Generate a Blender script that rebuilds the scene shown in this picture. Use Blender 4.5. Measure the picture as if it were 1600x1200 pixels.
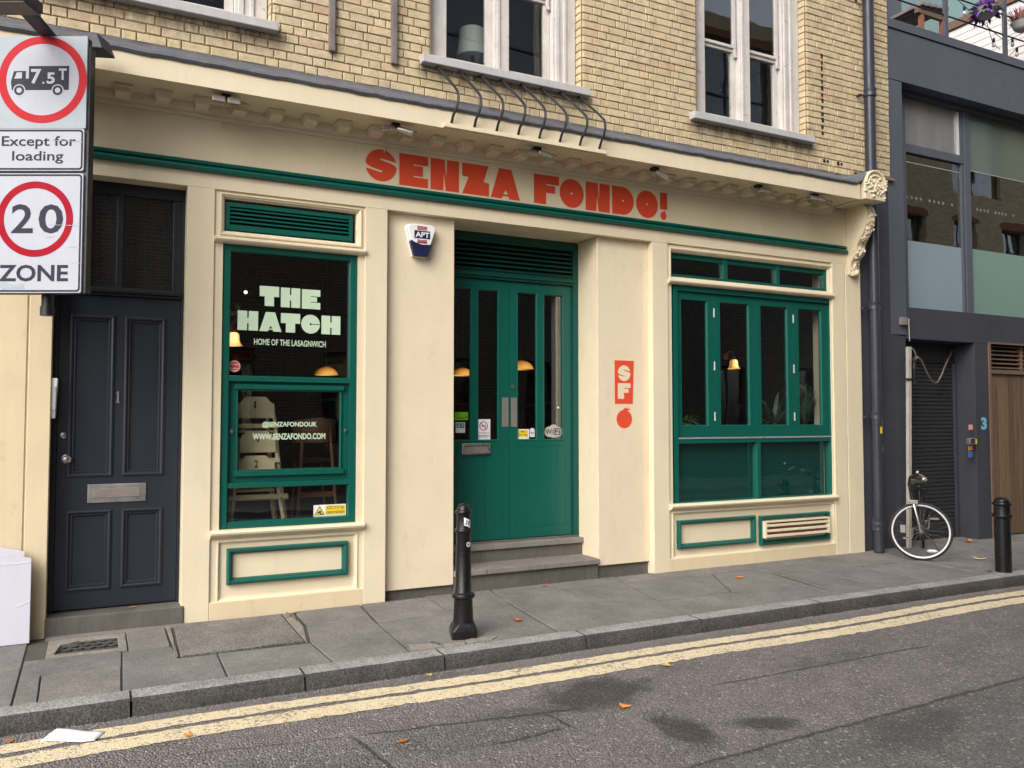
import bpy, bmesh, math, random
from mathutils import Vector, Matrix
from mathutils.geometry import tessellate_polygon
random.seed(7)
R = math.radians
scene = bpy.context.scene
COL = scene.collection
for o in list(bpy.data.objects): bpy.data.objects.remove(o)

# ------------------------------------------------------------------ camera, sky, sun, exposure
CAM_LOC = Vector((0.0, -7.2, 1.65)); YAW = R(26.88); PITCH = R(2.44)
cam_d = bpy.data.cameras.new('camera'); cam = bpy.data.objects.new('camera', cam_d); COL.objects.link(cam)
cam.location = CAM_LOC; cam.rotation_euler = (R(90) + PITCH, 0, -YAW)
cam_d.sensor_width = 36.0; cam_d.lens = 1290 / 1600 * 36.0; cam_d.clip_start = 0.05; cam_d.clip_end = 600
scene.camera = cam

SUN_EL, SUN_AZ = R(37), R(234)          # azimuth clockwise from +Y : light from the open end of the street, front left
world = bpy.data.worlds.new('World'); scene.world = world; world.use_nodes = True
wn = world.node_tree; wn.nodes.clear()
w_out = wn.nodes.new('ShaderNodeOutputWorld'); w_bg = wn.nodes.new('ShaderNodeBackground')
w_sky = wn.nodes.new('ShaderNodeTexSky'); w_sky.sky_type = 'NISHITA'; w_sky.sun_disc = False
w_sky.sun_elevation = SUN_EL; w_sky.sun_rotation = SUN_AZ
w_sky.air_density = 1.0; w_sky.dust_density = 4.0; w_sky.ozone_density = 1.0
w_hs = wn.nodes.new('ShaderNodeHueSaturation'); w_hs.inputs['Saturation'].default_value = 0.42   # thin cloud cover greys the sky
wn.links.new(w_sky.outputs[0], w_hs.inputs['Color']); wn.links.new(w_hs.outputs[0], w_bg.inputs[0])
w_bg.inputs[1].default_value = 0.15; wn.links.new(w_bg.outputs[0], w_out.inputs[0])
sun_d = bpy.data.lights.new('sun', 'SUN'); sun_d.energy = 1.5; sun_d.angle = R(50); sun_d.color = (1.0, 0.955, 0.89)
sun = bpy.data.objects.new('sun', sun_d); COL.objects.link(sun)
sd = Vector((math.sin(SUN_AZ) * math.cos(SUN_EL), math.cos(SUN_AZ) * math.cos(SUN_EL), math.sin(SUN_EL)))
sun.rotation_euler = sd.to_track_quat('Z', 'Y').to_euler(); sun.location = (-6, -8, 12)
vs = scene.view_settings; vs.view_transform = 'Standard'; vs.look = 'None'; vs.exposure = 0.74; vs.gamma = 1.0; vs.use_curve_mapping = False
scene.render.engine = 'CYCLES'; scene.cycles.use_denoising = True
scene.cycles.max_bounces = 8; scene.cycles.transparent_max_bounces = 16; scene.cycles.caustics_reflective = False; scene.cycles.caustics_refractive = False
scene.cycles.sample_clamp_indirect = 6

# ------------------------------------------------------------------ node helper
class N:
    def __init__(s, name):
        s.mat = bpy.data.materials.new(name); s.mat.use_nodes = True; s.t = s.mat.node_tree; s.t.nodes.clear()
        s.out = s.t.nodes.new('ShaderNodeOutputMaterial')
        s.pos = s.t.nodes.new('ShaderNodeNewGeometry')
    def n(s, kind, **kw):
        x = s.t.nodes.new(kind)
        for k, v in kw.items(): setattr(x, k, v)
        return x
    def set(s, sock, v):
        if hasattr(v, 'links') or isinstance(v, bpy.types.NodeSocket): s.t.links.new(v, sock)
        else: sock.default_value = v
    def P(s, scale=(1, 1, 1)):
        if scale == (1, 1, 1): return s.pos.outputs['Position']
        m = s.n('ShaderNodeVectorMath', operation='MULTIPLY'); s.set(m.inputs[0], s.pos.outputs['Position']); m.inputs[1].default_value = scale
        return m.outputs[0]
    def noise(s, scale, detail=4, rough=.55, vec=None, stretch=(1, 1, 1), out=0, dist=0):
        x = s.n('ShaderNodeTexNoise'); x.inputs['Scale'].default_value = scale; x.inputs['Detail'].default_value = detail
        x.inputs['Roughness'].default_value = rough; x.inputs['Distortion'].default_value = dist
        s.set(x.inputs['Vector'], vec if vec is not None else s.P(stretch)); return x.outputs[out]
    def voro(s, scale, feature='F1', vec=None, out='Distance', rnd=1.0):
        x = s.n('ShaderNodeTexVoronoi', feature=feature); x.inputs['Scale'].default_value = scale; x.inputs['Randomness'].default_value = rnd
        s.set(x.inputs['Vector'], vec if vec is not None else s.P()); return x.outputs[out]
    def m(s, op, a, b=0.0, c=None, clamp=False):
        x = s.n('ShaderNodeMath', operation=op, use_clamp=clamp); s.set(x.inputs[0], a); s.set(x.inputs[1], b)
        if c is not None: s.set(x.inputs[2], c)
        return x.outputs[0]
    def ramp(s, fac, stops, interp='LINEAR'):
        x = s.n('ShaderNodeValToRGB'); x.color_ramp.interpolation = interp; e = x.color_ramp.elements
        while len(e) < len(stops): e.new(0.5)
        for i, (p, c) in enumerate(stops):
            e[i].position = p; e[i].color = (c, c, c, 1) if not hasattr(c, '__len__') else (*c[:3], 1)
        s.set(x.inputs[0], fac); return x.outputs[0]
    def mr(s, v, a, b, c=0.0, d=1.0):
        x = s.n('ShaderNodeMapRange'); x.clamp = True
        s.set(x.inputs[0], v); x.inputs[1].default_value = a; x.inputs[2].default_value = b; x.inputs[3].default_value = c; x.inputs[4].default_value = d
        return x.outputs[0]
    def mix(s, f, a, b, blend='MIX'):
        x = s.n('ShaderNodeMix', data_type='RGBA', blend_type=blend); x.clamp_factor = True
        s.set(x.inputs[0], f)
        for i, v in ((6, a), (7, b)):
            if hasattr(v, '__len__') and not isinstance(v, bpy.types.NodeSocket): v = (*v[:3], 1)
            s.set(x.inputs[i], v)
        return x.outputs[2]
    def scale_col(s, col, f):
        x = s.n('ShaderNodeVectorMath', operation='SCALE')
        if not isinstance(col, bpy.types.NodeSocket): col = tuple(col[:3])
        s.set(x.inputs[0], col); s.set(x.inputs[3], f); return x.outputs[0]
    def bump(s, h, strength=.3, dist=.01, normal=None):
        x = s.n('ShaderNodeBump'); x.inputs['Strength'].default_value = strength; x.inputs['Distance'].default_value = dist
        s.set(x.inputs['Height'], h)
        if normal is not None: s.set(x.inputs['Normal'], normal)
        return x.outputs[0]
    def bsdf(s, col, rough=.6, metal=0.0, normal=None, spec=.5, coat=0.0, trans=None):
        x = s.n('ShaderNodeBsdfPrincipled')
        if not isinstance(col, bpy.types.NodeSocket): col = (*col[:3], 1)
        s.set(x.inputs['Base Color'], col); s.set(x.inputs['Roughness'], rough); s.set(x.inputs['Metallic'], metal)
        x.inputs['Specular IOR Level'].default_value = spec; x.inputs['Coat Weight'].default_value = coat; x.inputs['Coat Roughness'].default_value = .12
        if normal is not None: s.set(x.inputs['Normal'], normal)
        return x.outputs[0]
    def done(s, sh):
        s.t.links.new(sh, s.out.inputs[0]); return s.mat

def paint(name, c, rough=.5, var=.12, scale=2.2, fine=.35, bump=.12, spec=.4, metal=0.0, dirt=0.0, dirtcol=(.12, .10, .08), streak=(1, 1, .12), rnd=0.0, chips=None, coat=0.0, rv=.1, drip=0.0):
    n = N(name)
    big = n.noise(scale, 5, .6); st = n.noise(scale * 5, 4, .6, stretch=streak)
    f = n.m('ADD', n.m('MULTIPLY', big, .6), n.m('MULTIPLY', st, .4))
    f = n.mr(f, .3, .7, 1 - var, 1 + var)
    if rnd:
        oi = n.n('ShaderNodeObjectInfo'); f = n.m('MULTIPLY', f, n.mr(oi.outputs['Random'], 0, 1, 1 - rnd, 1 + rnd))
    col = n.scale_col(c, f)
    if dirt:
        d = n.m('MULTIPLY', n.mr(n.noise(7, 8, .72, stretch=(1, 1, .45)), .56, .74), dirt)
        col = n.mix(d, col, dirtcol)
        d2 = n.m('MULTIPLY', n.mr(n.noise(55, 3, .6), .70, .76), min(1, dirt * 1.3)); col = n.mix(d2, col, dirtcol)
    if drip:
        w = n.mr(n.noise(13, 5, .65, stretch=(1, 1, .045)), .60, .78); w = n.m('MULTIPLY', w, n.mr(n.noise(1.7, 4, .6), .40, .62)); col = n.mix(n.m('MULTIPLY', w, drip), col, dirtcol)
        sc = n.mr(n.noise(38, 2, .5, stretch=(1, 1, .35), dist=2.5), .72, .74); sc = n.m('MULTIPLY', sc, n.mr(n.noise(2.3, 4, .7), .52, .66)); col = n.mix(n.m('MULTIPLY', sc, .55), col, (.20, .17, .14))
    if chips:
        k = n.mr(n.noise(chips[0], 6, .7), chips[1], chips[1] + .03); col = n.mix(k, col, chips[2])
    h = n.m('ADD', n.noise(90, 3, .6), n.m('MULTIPLY', n.noise(14, 3, .5, stretch=streak), .8))
    r = n.mr(n.noise(9, 4, .6), .3, .7, rough - rv, rough + rv)
    return n.done(n.bsdf(col, r, metal, n.bump(h, bump, .006), spec, coat))

def glass(name, tint=(.93, .95, .95), boost=1.9, rough=0.0):
    n = N(name)
    f = n.n('ShaderNodeFresnel'); n.set(f.inputs['IOR'], n.mr(n.pos.outputs['Backfacing'], 0, 1, 1.5, 1 / 1.5))
    wob = n.noise(1.3, 2, .4); nb = n.bump(wob, .05, .05)
    tr = n.n('ShaderNodeBsdfTransparent'); tr.inputs[0].default_value = (*tint, 1)
    gl = n.n('ShaderNodeBsdfGlossy'); gl.inputs['Roughness'].default_value = rough; gl.inputs['Color'].default_value = (1, 1, 1, 1); n.set(gl.inputs['Normal'], nb)
    mx = n.n('ShaderNodeMixShader'); n.set(mx.inputs[0], n.m('MULTIPLY', f.outputs[0], boost, clamp=True))
    n.t.links.new(tr.outputs[0], mx.inputs[1]); n.t.links.new(gl.outputs[0], mx.inputs[2])
    return n.done(mx.outputs[0])

def emit(name, c, s, edge=None):
    n = N(name); e = n.n('ShaderNodeEmission'); e.inputs[0].default_value = (*c, 1); e.inputs[1].default_value = s
    if edge:
        sep = n.n('ShaderNodeSeparateXYZ'); n.set(sep.inputs[0], n.pos.outputs['Normal'])       # glass shade: bright over the bulb, deep amber at the rim
        f = n.m('ABSOLUTE', sep.outputs[1]); n.set(e.inputs[0], n.ramp(f, [(.25, edge), (.95, c)])); n.set(e.inputs[1], n.mr(f, .2, .95, s * .35, s * 1.5))
    return n.done(e.outputs[0])

M = {}
M['cream'] = paint('cream_paint', (.69, .60, .435), .52, .06, 1.4, bump=.12, dirt=.16, drip=.34, dirtcol=(.42, .34, .24))
M['cream_wall'] = paint('cream_render', (.69, .595, .435), .62, .06, 1.1, bump=.25, dirt=.26, drip=.34, dirtcol=(.40, .33, .24), streak=(1, 1, .5))
M['cream_low'] = paint('cream_worn', (.64, .535, .355), .55, .08, 2.0, bump=.18, dirt=.38, drip=.4, dirtcol=(.30, .25, .18))
M['green'] = paint('green_paint', (.003, .086, .066), .34, .05, 1.2, bump=.012, spec=.45, rv=.03)
M['green_dark'] = paint('green_paint_matte', (.003, .062, .048), .45, .06, 1.2, bump=.012, rv=.03)
M['navy'] = paint('navy_paint', (.019, .023, .033), .36, .10, 1.5, bump=.02, rv=.04)
M['navy_frame'] = paint('navy_frame_paint', (.012, .014, .019), .42, .15, 2.0, bump=.06)
M['slate'] = paint('slate_cladding', (.080, .087, .110), .50, .10, .9, bump=.06, dirt=.10, dirtcol=(.12, .13, .15))
M['slate_low'] = paint('charcoal_wall', (.042, .044, .056), .58, .16, 1.4, bump=.12, dirt=.22, dirtcol=(.085, .088, .095))
M['shutter'] = paint('shutter_steel', (.030, .032, .036), .48, .12, 2, bump=.05)
M['white_old'] = paint('peeling_white', (.55, .525, .50), .6, .16, 5, bump=.35, dirt=.5, dirtcol=(.33, .27, .22), chips=(17, .635, (.26, .22, .18)), drip=.5)
M['sill'] = paint('stone_sill', (.42, .415, .42), .75, .12, 6, bump=.5, dirt=.3, dirtcol=(.16, .15, .14))
M['lead'] = paint('lead_sheet', (.115, .12, .14), .48, .32, 5, bump=.35, metal=.25, dirt=.3, dirtcol=(.32, .32, .33))
M['iron'] = paint('black_iron', (.014, .014, .017), .40, .3, 9, bump=.35, dirt=.15, dirtcol=(.08, .08, .085))
M['bollard'] = paint('bollard_paint', (.007, .007, .008), .30, .3, 8, bump=.35, spec=.35, dirt=.12, dirtcol=(.06, .058, .055))
M['black'] = paint('black_plastic', (.012, .012, .013), .45, .1, 5, bump=.05)
M['pipe'] = paint('pipe_paint', (.030, .033, .046), .36, .2, 5, bump=.12, dirt=.14, dirtcol=(.13, .13, .14))
M['steel'] = paint('brushed_steel', (.50, .49, .48), .34, .08, 6, bump=.04, metal=.9)
M['steel_dull'] = paint('dull_steel', (.27, .24, .22), .50, .12, 6, bump=.04, metal=.5)
M['alu'] = paint('aluminium_strip', (.62, .62, .62), .35, .05, 6, bump=.02, metal=.6)
M['wood_grey'] = paint('weathered_batten', (.175, .150, .140), .8, .32, 6, bump=.7, streak=(1, 1, .06), dirt=.3, dirtcol=(.05, .045, .045))
M['step'] = paint('stone_step', (.105, .096, .086), .85, .25, 5, bump=.7, dirt=.3, dirtcol=(.04, .038, .035))
M['step_light'] = paint('worn_stone_tread', (.19, .172, .158), .85, .22, 5, bump=.7, dirt=.35, dirtcol=(.07, .065, .06))
M['red'] = paint('red_lettering', (.66, .072, .030), .5, .05, 2, bump=.06, dirt=.05, dirtcol=(.5, .12, .07))
M['halo'] = paint('pale_letter_edge', (.78, .55, .42), .55, .03, 2, bump=.05)
M['mint'] = paint('mint_vinyl', (.50, .64, .47), .5, .05, 4, bump=.02)
M['white'] = paint('white_plastic', (.74, .75, .78), .42, .04, 3, bump=.03)
M['white_card'] = paint('white_corrugated_board', (.55, .55, .63), .6, .05, 3, bump=.06)
M['paper'] = paint('white_paper', (.78, .79, .80), .7, .06, 9, bump=.2, dirt=.12, dirtcol=(.5, .42, .33))
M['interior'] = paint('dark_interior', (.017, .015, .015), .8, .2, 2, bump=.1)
M['interior_red'] = paint('oxblood_panel', (.05, .014, .010), .6, .2, 3, bump=.1)
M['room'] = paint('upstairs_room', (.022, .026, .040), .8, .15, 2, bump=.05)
M['highchair'] = paint('beech_wood', (.80, .66, .41), .5, .12, 4, bump=.1, streak=(.2, 1, 1))
M['stool_wood'] = paint('brown_wood', (.26, .105, .06), .45, .2, 6, bump=.1)
M['leaf'] = paint('green_leaf', (.10, .22, .05), .5, .3, 12, bump=.1, rnd=.3)
M['moss'] = paint('dark_moss', (.045, .062, .020), .9, .3, 12, bump=.1)
M['leaf_grey'] = paint('grey_green_leaf', (.10, .17, .11), .5, .3, 12, bump=.1, rnd=.3)
M['terracotta'] = paint('terracotta', (.22, .075, .04), .7, .15, 6)
M['autumn'] = paint('autumn_leaf', (.50, .185, .035), .7, .3, 30, bump=.3, rnd=.35)
M['autumn_pale'] = paint('yellow_leaf', (.56, .40, .16), .7, .25, 30, bump=.3, rnd=.2)
M['yellow'] = paint('yellow_print', (.70, .52, .035), .45, .04, 5, bump=.02)
M['ink'] = paint('black_print', (.03, .03, .035), .5, .05, 5, bump=.02)
M['sign_ink'] = paint('sign_dark_grey', (.026, .029, .046), .55, .06, 5, bump=.02, spec=.12)
M['sign_white'] = paint('sign_white_sheet', (.40, .41, .475), .5, .05, 4, bump=.02, spec=.15, dirt=.10, dirtcol=(.45, .42, .40))
M['sign_grey'] = paint('sign_grey_backing', (.33, .37, .41), .5, .05, 2, bump=.02, spec=.15)
M['sign_red'] = paint('sign_red_print', (.30, .004, .016), .55, .05, 4, bump=.02, spec=.08)
M['sign_red2'] = paint('sign_faded_red_print', (.42, .022, .030), .55, .06, 4, bump=.02, spec=.08)
M['navy_print'] = paint('navy_print', (.012, .014, .055), .4, .05, 4, bump=.02)
M['green_print'] = paint('green_print', (.16, .48, .01), .5, .03, 4)
M['teal_print'] = paint('teal_print', (.03, .19, .22), .5, .03, 4)
M['grey_print'] = paint('grey_print', (.40, .39, .37), .5, .03, 4)
M['blue_num'] = paint('blue_number', (.16, .42, .58), .5, .04, 4)
M['orange_print'] = paint('orange_print', (.62, .25, .05), .5, .08, 9)
M['blue_print'] = paint('blue_print', (.05, .12, .30), .5, .08, 9)
M['pink_print'] = paint('pink_print', (.66, .30, .27), .5, .12, 30)
M['sticker_red'] = paint('red_sticker', (.42, .07, .085), .5, .18, 60)
M['brown_frame'] = paint('brown_metal', (.155, .095, .068), .5, .15, 4, bump=.08)
M['rubber'] = paint('tyre_rubber', (.022, .021, .021), .75, .2, 20, bump=.2)
M['reflector'] = paint('white_reflective_band', (.62, .62, .62), .35, .04, 8)
M['chrome'] = paint('worn_chrome', (.45, .45, .46), .25, .1, 8, metal=.9)
M['bike_black'] = paint('bike_black', (.012, .012, .014), .3, .1, 8)
M['pole_white'] = paint('flaking_pole_paint', (.42, .385, .33), .6, .15, 5, bump=.3, dirt=.5, dirtcol=(.17, .085, .04), streak=(1, 1, .2))
M['frost'] = paint('frosted_film', (.225, .300, .350), .20, .05, .7, bump=.0, spec=.6, rv=.01)
M['frost_green'] = paint('frosted_green_film', (.180, .285, .250), .20, .07, .7, bump=.0, spec=.6, rv=.01)
M['film'] = paint('reflective_green_film', (.17, .21, .175), .07, .1, .7, bump=.0, spec=1.0, metal=.35, rv=.01)
M['blind'] = paint('pale_blind', (.20, .205, .21), .12, .3, .9, bump=.0, spec=.6, rv=.01)
M['boards'] = paint('white_boards', (.66, .62, .61), .6, .08, 3, bump=.15, streak=(1, .1, 1))
M['teal_glass'] = paint('teal_panel', (.16, .24, .25), .2, .08, 1, bump=.01)
M['grey_render'] = paint('grey_render', (.23, .23, .265), .7, .06, 2, bump=.1)
M['lavender'] = paint('purple_petals', (.15, .045, .30), .6, .25, 40, rnd=.25)
M['heather'] = paint('pink_petals', (.48, .10, .16), .6, .25, 40, rnd=.25)
M['planter'] = paint('grey_planter', (.42, .43, .42), .6, .1, 6)
M['shade'] = paint('cream_lampshade', (.46, .46, .43), .8, .05, 6)
M['curtain'] = paint('beige_curtain', (.11, .085, .06), .85, .15, 6)
M['glass'] = glass('window_glass', boost=2.5)
M['glass_up'] = glass('sash_glass', boost=2.4)
M['glass_dk'] = glass('tinted_glass', (.55, .6, .6), boost=3.6)
M['lamp_dim'] = emit('amber_dome', (1.0, .50, .10), .50, (.75, .20, .02))
M['lamp_glow'] = emit('lit_tulip_shade', (1.0, .66, .26), .95, (1.0, .40, .06))
M['bulb_hot'] = emit('lit_bulb', (1.0, .72, .40), 3.0)
M['tint_bulb'] = paint('clear_bulb', (.70, .70, .70), .15, .02, 4)

def wood_mat(name, a, b):
    n = N(name)
    oi = n.n('ShaderNodeObjectInfo')
    off = n.n('ShaderNodeVectorMath', operation='MULTIPLY_ADD'); n.set(off.inputs[0], n.P((9, 9, .55)))
    off.inputs[1].default_value = (1, 1, 1); n.set(off.inputs[2], n.scale_col((7.3, 3.1, 5.7), oi.outputs['Random']))
    f = n.noise(2.2, 6, .65, vec=off.outputs[0], dist=1.2)
    col = n.ramp(f, [(.25, a), (.5, [(x + y) / 2 for x, y in zip(a, b)]), (.75, b)])
    col = n.scale_col(col, n.mr(oi.outputs['Random'], 0, 1, .78, 1.2))
    return n.done(n.bsdf(col, .55, 0, n.bump(f, .25, .004)))
M['planks'] = wood_mat('brown_planks', (.070, .038, .020), (.205, .130, .075))

def brick_mat(name, island):
    n = N(name)
    if island: r = n.pos.outputs['Random Per Island']
    else: r = n.n('ShaderNodeObjectInfo').outputs['Random']
    base = n.ramp(r, [(0, (.55, .445, .275)), (.22, (.60, .495, .32)), (.42, (.52, .425, .27)), (.58, (.62, .515, .34)), (.72, (.51, .43, .30)), (.84, (.58, .475, .325)), (.965, (.53, .40, .26)), (1, (.52, .34, .22))])
    f1 = n.noise(9, 6, .65); f2 = n.noise(70, 4, .65)
    col = n.scale_col(n.mix(.35, base, (.56, .455, .29)), n.mr(f1, .28, .72, .76, 1.18))
    col = n.scale_col(col, n.mr(f2, .3, .7, .82, 1.14))
    pits = n.mr(n.noise(48, 3, .6), .655, .70); col = n.mix(n.m('MULTIPLY', pits, .55), col, (.13, .09, .06))
    soot = n.m('MULTIPLY', n.mr(n.noise(1.6, 7, .7), .52, .74), .46); col = n.mix(soot, col, (.17, .14, .115))
    sep = n.n('ShaderNodeSeparateXYZ'); n.set(sep.inputs[0], n.P()); run = n.noise(9, 6, .7, stretch=(1, 1, .22))     # soot runs and painted-in shade in a band under the sills
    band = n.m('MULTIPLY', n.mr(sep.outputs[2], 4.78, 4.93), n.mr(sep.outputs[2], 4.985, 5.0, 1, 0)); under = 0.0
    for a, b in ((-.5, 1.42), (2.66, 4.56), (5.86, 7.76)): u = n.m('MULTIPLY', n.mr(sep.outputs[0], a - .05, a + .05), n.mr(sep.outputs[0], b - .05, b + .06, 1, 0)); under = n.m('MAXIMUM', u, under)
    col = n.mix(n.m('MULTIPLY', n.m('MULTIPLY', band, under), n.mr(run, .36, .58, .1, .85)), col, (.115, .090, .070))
    h = n.m('ADD', f2, n.m('MULTIPLY', n.noise(22, 4, .6), 1.2))
    return n.done(n.bsdf(col, .88, 0, n.bump(h, .55, .008), .25))
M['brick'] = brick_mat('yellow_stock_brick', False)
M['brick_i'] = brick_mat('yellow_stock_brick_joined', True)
def mortar():
    n = N('brown_mortar'); f = n.noise(25, 5, .65)
    col = n.ramp(f, [(.3, (.175, .125, .075)), (.7, (.30, .225, .14))])
    return n.done(n.bsdf(col, .95, 0, n.bump(n.noise(110, 3, .6), .5, .006), .2))
M['mortar'] = mortar()

def slab_mat():
    n = N('york_stone_slab'); oi = n.n('ShaderNodeObjectInfo'); r = oi.outputs['Random']
    base = n.ramp(r, [(0, (.176, .167, .159)), (.35, (.190, .180, .170)), (.65, (.168, .161, .155)), (1, (.198, .184, .171))])
    col = n.scale_col(base, n.mr(n.noise(2.2, 8, .7), .3, .7, .72, 1.26))
    col = n.scale_col(col, n.mr(n.noise(42, 5, .75), .3, .7, .76, 1.24))
    gum = n.mr(n.voro(5.5), .028, .034, 1, 0); col = n.mix(n.m('MULTIPLY', gum, .5), col, (.27, .26, .25))
    gum2 = n.mr(n.voro(3.1, vec=n.P((1.3, 1.1, 1))), .020, .024, 1, 0); col = n.mix(n.m('MULTIPLY', gum2, .7), col, (.04, .038, .036))
    sp = n.mr(n.noise(130, 2, .5), .68, .72); col = n.mix(n.m('MULTIPLY', sp, .5), col, (.36, .34, .32))
    st = n.mr(n.noise(5.5, 6, .7), .62, .74); col = n.mix(n.m('MULTIPLY', st, .45), col, (.075, .070, .066))
    h = n.m('ADD', n.m('MULTIPLY', n.noise(7, 5, .6), 1.4), n.noise(75, 4, .65))
    return n.done(n.bsdf(col, .82, 0, n.bump(h, .8, .010), .3))
M['slab'] = slab_mat(); M['joint'] = paint('dark_joint', (.075, .068, .058), .95, .3, 9, bump=.4)
def granite(name, c, lo, hi):
    n = N(name); v = n.voro(140, out='Color'); g = n.n('ShaderNodeSeparateColor'); n.set(g.inputs[0], v)
    col = n.scale_col(c, n.mr(g.outputs[0], 0, 1, lo, hi))
    col = n.scale_col(col, n.mr(n.noise(3.0, 6, .65), .3, .7, .72, 1.22))
    dk = n.mr(n.noise(11, 5, .7), .58, .72); col = n.mix(n.m('MULTIPLY', dk, .4), col, (.06, .058, .056))
    h = n.m('ADD', n.noise(70, 4, .65), n.m('MULTIPLY', n.noise(18, 4, .6), 1.5))
    return n.done(n.bsdf(col, .8, 0, n.bump(h, .85, .012), .35))
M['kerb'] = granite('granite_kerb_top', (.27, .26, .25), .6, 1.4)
M['kerb_face'] = granite('granite_kerb_dirty_shaded_face', (.060, .057, .055), .5, 1.5)  # dark base colour holds the face's dirt and its shade
M['coarse'] = granite('coarse_concrete_slab', (.185, .172, .158), .6, 1.4)
M['cement'] = granite('pale_cement', (.26, .235, .205), .8, 1.2)

def seam(n, p0, p1, w, wob):
    """soft mask along the straight line p0-p1 on the ground"""
    dx, dy = p1[0] - p0[0], p1[1] - p0[1]; L = math.hypot(dx, dy); ux, uy = dx / L, dy / L
    sep = n.n('ShaderNodeSeparateXYZ'); n.set(sep.inputs[0], n.P())
    X, Y = n.m('SUBTRACT', sep.outputs[0], p0[0]), n.m('SUBTRACT', sep.outputs[1], p0[1])
    t = n.m('ADD', n.m('MULTIPLY', X, ux), n.m('MULTIPLY', Y, uy))
    d = n.m('ADD', n.m('MULTIPLY', X, -uy), n.m('MULTIPLY', Y, ux)); d = n.m('ADD', d, wob)
    a = n.mr(n.m('ABSOLUTE', d), w * .4, w, 1, 0)
    return n.m('MULTIPLY', a, n.m('MULTIPLY', n.mr(t, 0, .1), n.mr(t, L - .1, L, 1, 0))), d
def blot(n, c, rx, ry, ang, nz):
    sep = n.n('ShaderNodeSeparateXYZ'); n.set(sep.inputs[0], n.P())
    X, Y = n.m('SUBTRACT', sep.outputs[0], c[0]), n.m('SUBTRACT', sep.outputs[1], c[1]); ca, sa = math.cos(ang), math.sin(ang)
    u = n.m('DIVIDE', n.m('ADD', n.m('MULTIPLY', X, ca), n.m('MULTIPLY', Y, sa)), rx)
    v = n.m('DIVIDE', n.m('ADD', n.m('MULTIPLY', X, -sa), n.m('MULTIPLY', Y, ca)), ry)
    d = n.m('SQRT', n.m('ADD', n.m('MULTIPLY', u, u), n.m('MULTIPLY', v, v)))
    return n.mr(n.m('ADD', d, nz), .55, 1.15, 1, 0)
def asphalt():
    n = N('asphalt')
    wob = n.m('MULTIPLY', n.m('SUBTRACT', n.noise(3.5, 5, .7), .5), .10)
    nz = n.m('MULTIPLY', n.m('SUBTRACT', n.noise(6, 6, .75), .5), 1.5)
    v = n.voro(78, out='Color'); sp = n.n('ShaderNodeSeparateColor'); n.set(sp.inputs[0], v)
    vd = n.voro(78)
    base = n.ramp(n.noise(1.1, 6, .65), [(.3, (.176, .156, .151)), (.7, (.214, .192, .185))])
    # greyer relaid strip on the near side of the long seam
    s1, d1 = seam(n, (-2, -3.97), (9, -3.53), .020, wob)
    grey = n.mr(d1, -.04, .02, 1, 0); base = n.mix(n.m('MULTIPLY', grey, .9), base, (.150, .148, .140))
    s2, _ = seam(n, (1.36, -2.60), (2.75, -2.80), .022, wob); s3, _ = seam(n, (1.94, -3.08), (2.5, -3.03), .022, wob)
    s4, _ = seam(n, (3.7, -2.82), (5.9, -2.83), .018, wob); s5, _ = seam(n, (1.33, -2.55), (1.42, -3.3), .018, wob); s6, _ = seam(n, (.4, -2.42), (1.36, -2.6), .016, wob)
    s7, _ = seam(n, (2.45, -2.72), (2.52, -3.08), .02, wob)
    g2 = blot(n, (1.95, -2.92), .75, .24, -.1, n.m('MULTIPLY', nz, .3)); base = n.mix(n.m('MULTIPLY', g2, .55), base, (.125, .123, .115))
    g3 = blot(n, (.85, -3.2), .6, .6, 0, n.m('MULTIPLY', nz, .3)); base = n.mix(n.m('MULTIPLY', g3, .6), base, (.125, .123, .115))
    col = n.scale_col(base, n.m('MULTIPLY', n.mr(sp.outputs[0], 0, 1, .72, 1.24), n.mr(vd, .25, .75, 1.05, .68)))
    col = n.scale_col(col, n.mr(n.noise(3.2, 6, .75), .3, .7, .78, 1.2))
    lt = n.mr(sp.outputs[1], .965, .972); col = n.mix(n.m('MULTIPLY', lt, .75), col, (.42, .39, .37))
    lt2 = n.mr(n.noise(19, 2, .4), .735, .75); col = n.mix(n.m('MULTIPLY', lt2, .7), col, (.40, .38, .36))
    seams = n.m('MAXIMUM', n.m('MAXIMUM', n.m('MAXIMUM', s1, s2), n.m('MAXIMUM', s3, s4)), n.m('MAXIMUM', n.m('MAXIMUM', s5, s7), n.m('MULTIPLY', s6, .6)))
    col = n.mix(n.m('MULTIPLY', seams, .68), col, (.022, .020, .020))
    oil = n.m('MAXIMUM', n.m('MAXIMUM', blot(n, (2.92, -2.60), .52, .30, .15, nz), blot(n, (3.05, -3.36), .17, .34, .0, nz)), n.m('MAXIMUM', blot(n, (3.52, -3.49), .24, .12, -.3, nz), n.m('MULTIPLY', blot(n, (4.9, -2.72), .75, .16, 0, nz), .5)))
    oil = n.mr(n.m('ADD', oil, n.m('MULTIPLY', n.m('SUBTRACT', n.noise(24, 5, .8), .5), 1.9)), .28, .95); oil = n.m('MULTIPLY', oil, n.mr(sp.outputs[2], 0, 1, .75, 1.25), clamp=True); oil = n.m('MAXIMUM', oil, n.m('MULTIPLY', n.m('MAXIMUM', n.m('MAXIMUM', blot(n, (2.25, -1.80), .28, .07, 0, nz), blot(n, (1.5, -1.79), .22, .06, 0, nz)), n.m('MAXIMUM', blot(n, (4.25, -3.95), .5, .22, .2, nz), blot(n, (2.4, -2.72), .4, .10, -.1, nz))), .55))
    col = n.mix(n.m('MULTIPLY', oil, .80), col, (.030, .026, .025))
    # grit in the gutter
    sepg = n.n('ShaderNodeSeparateXYZ'); n.set(sepg.inputs[0], n.P())
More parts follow.
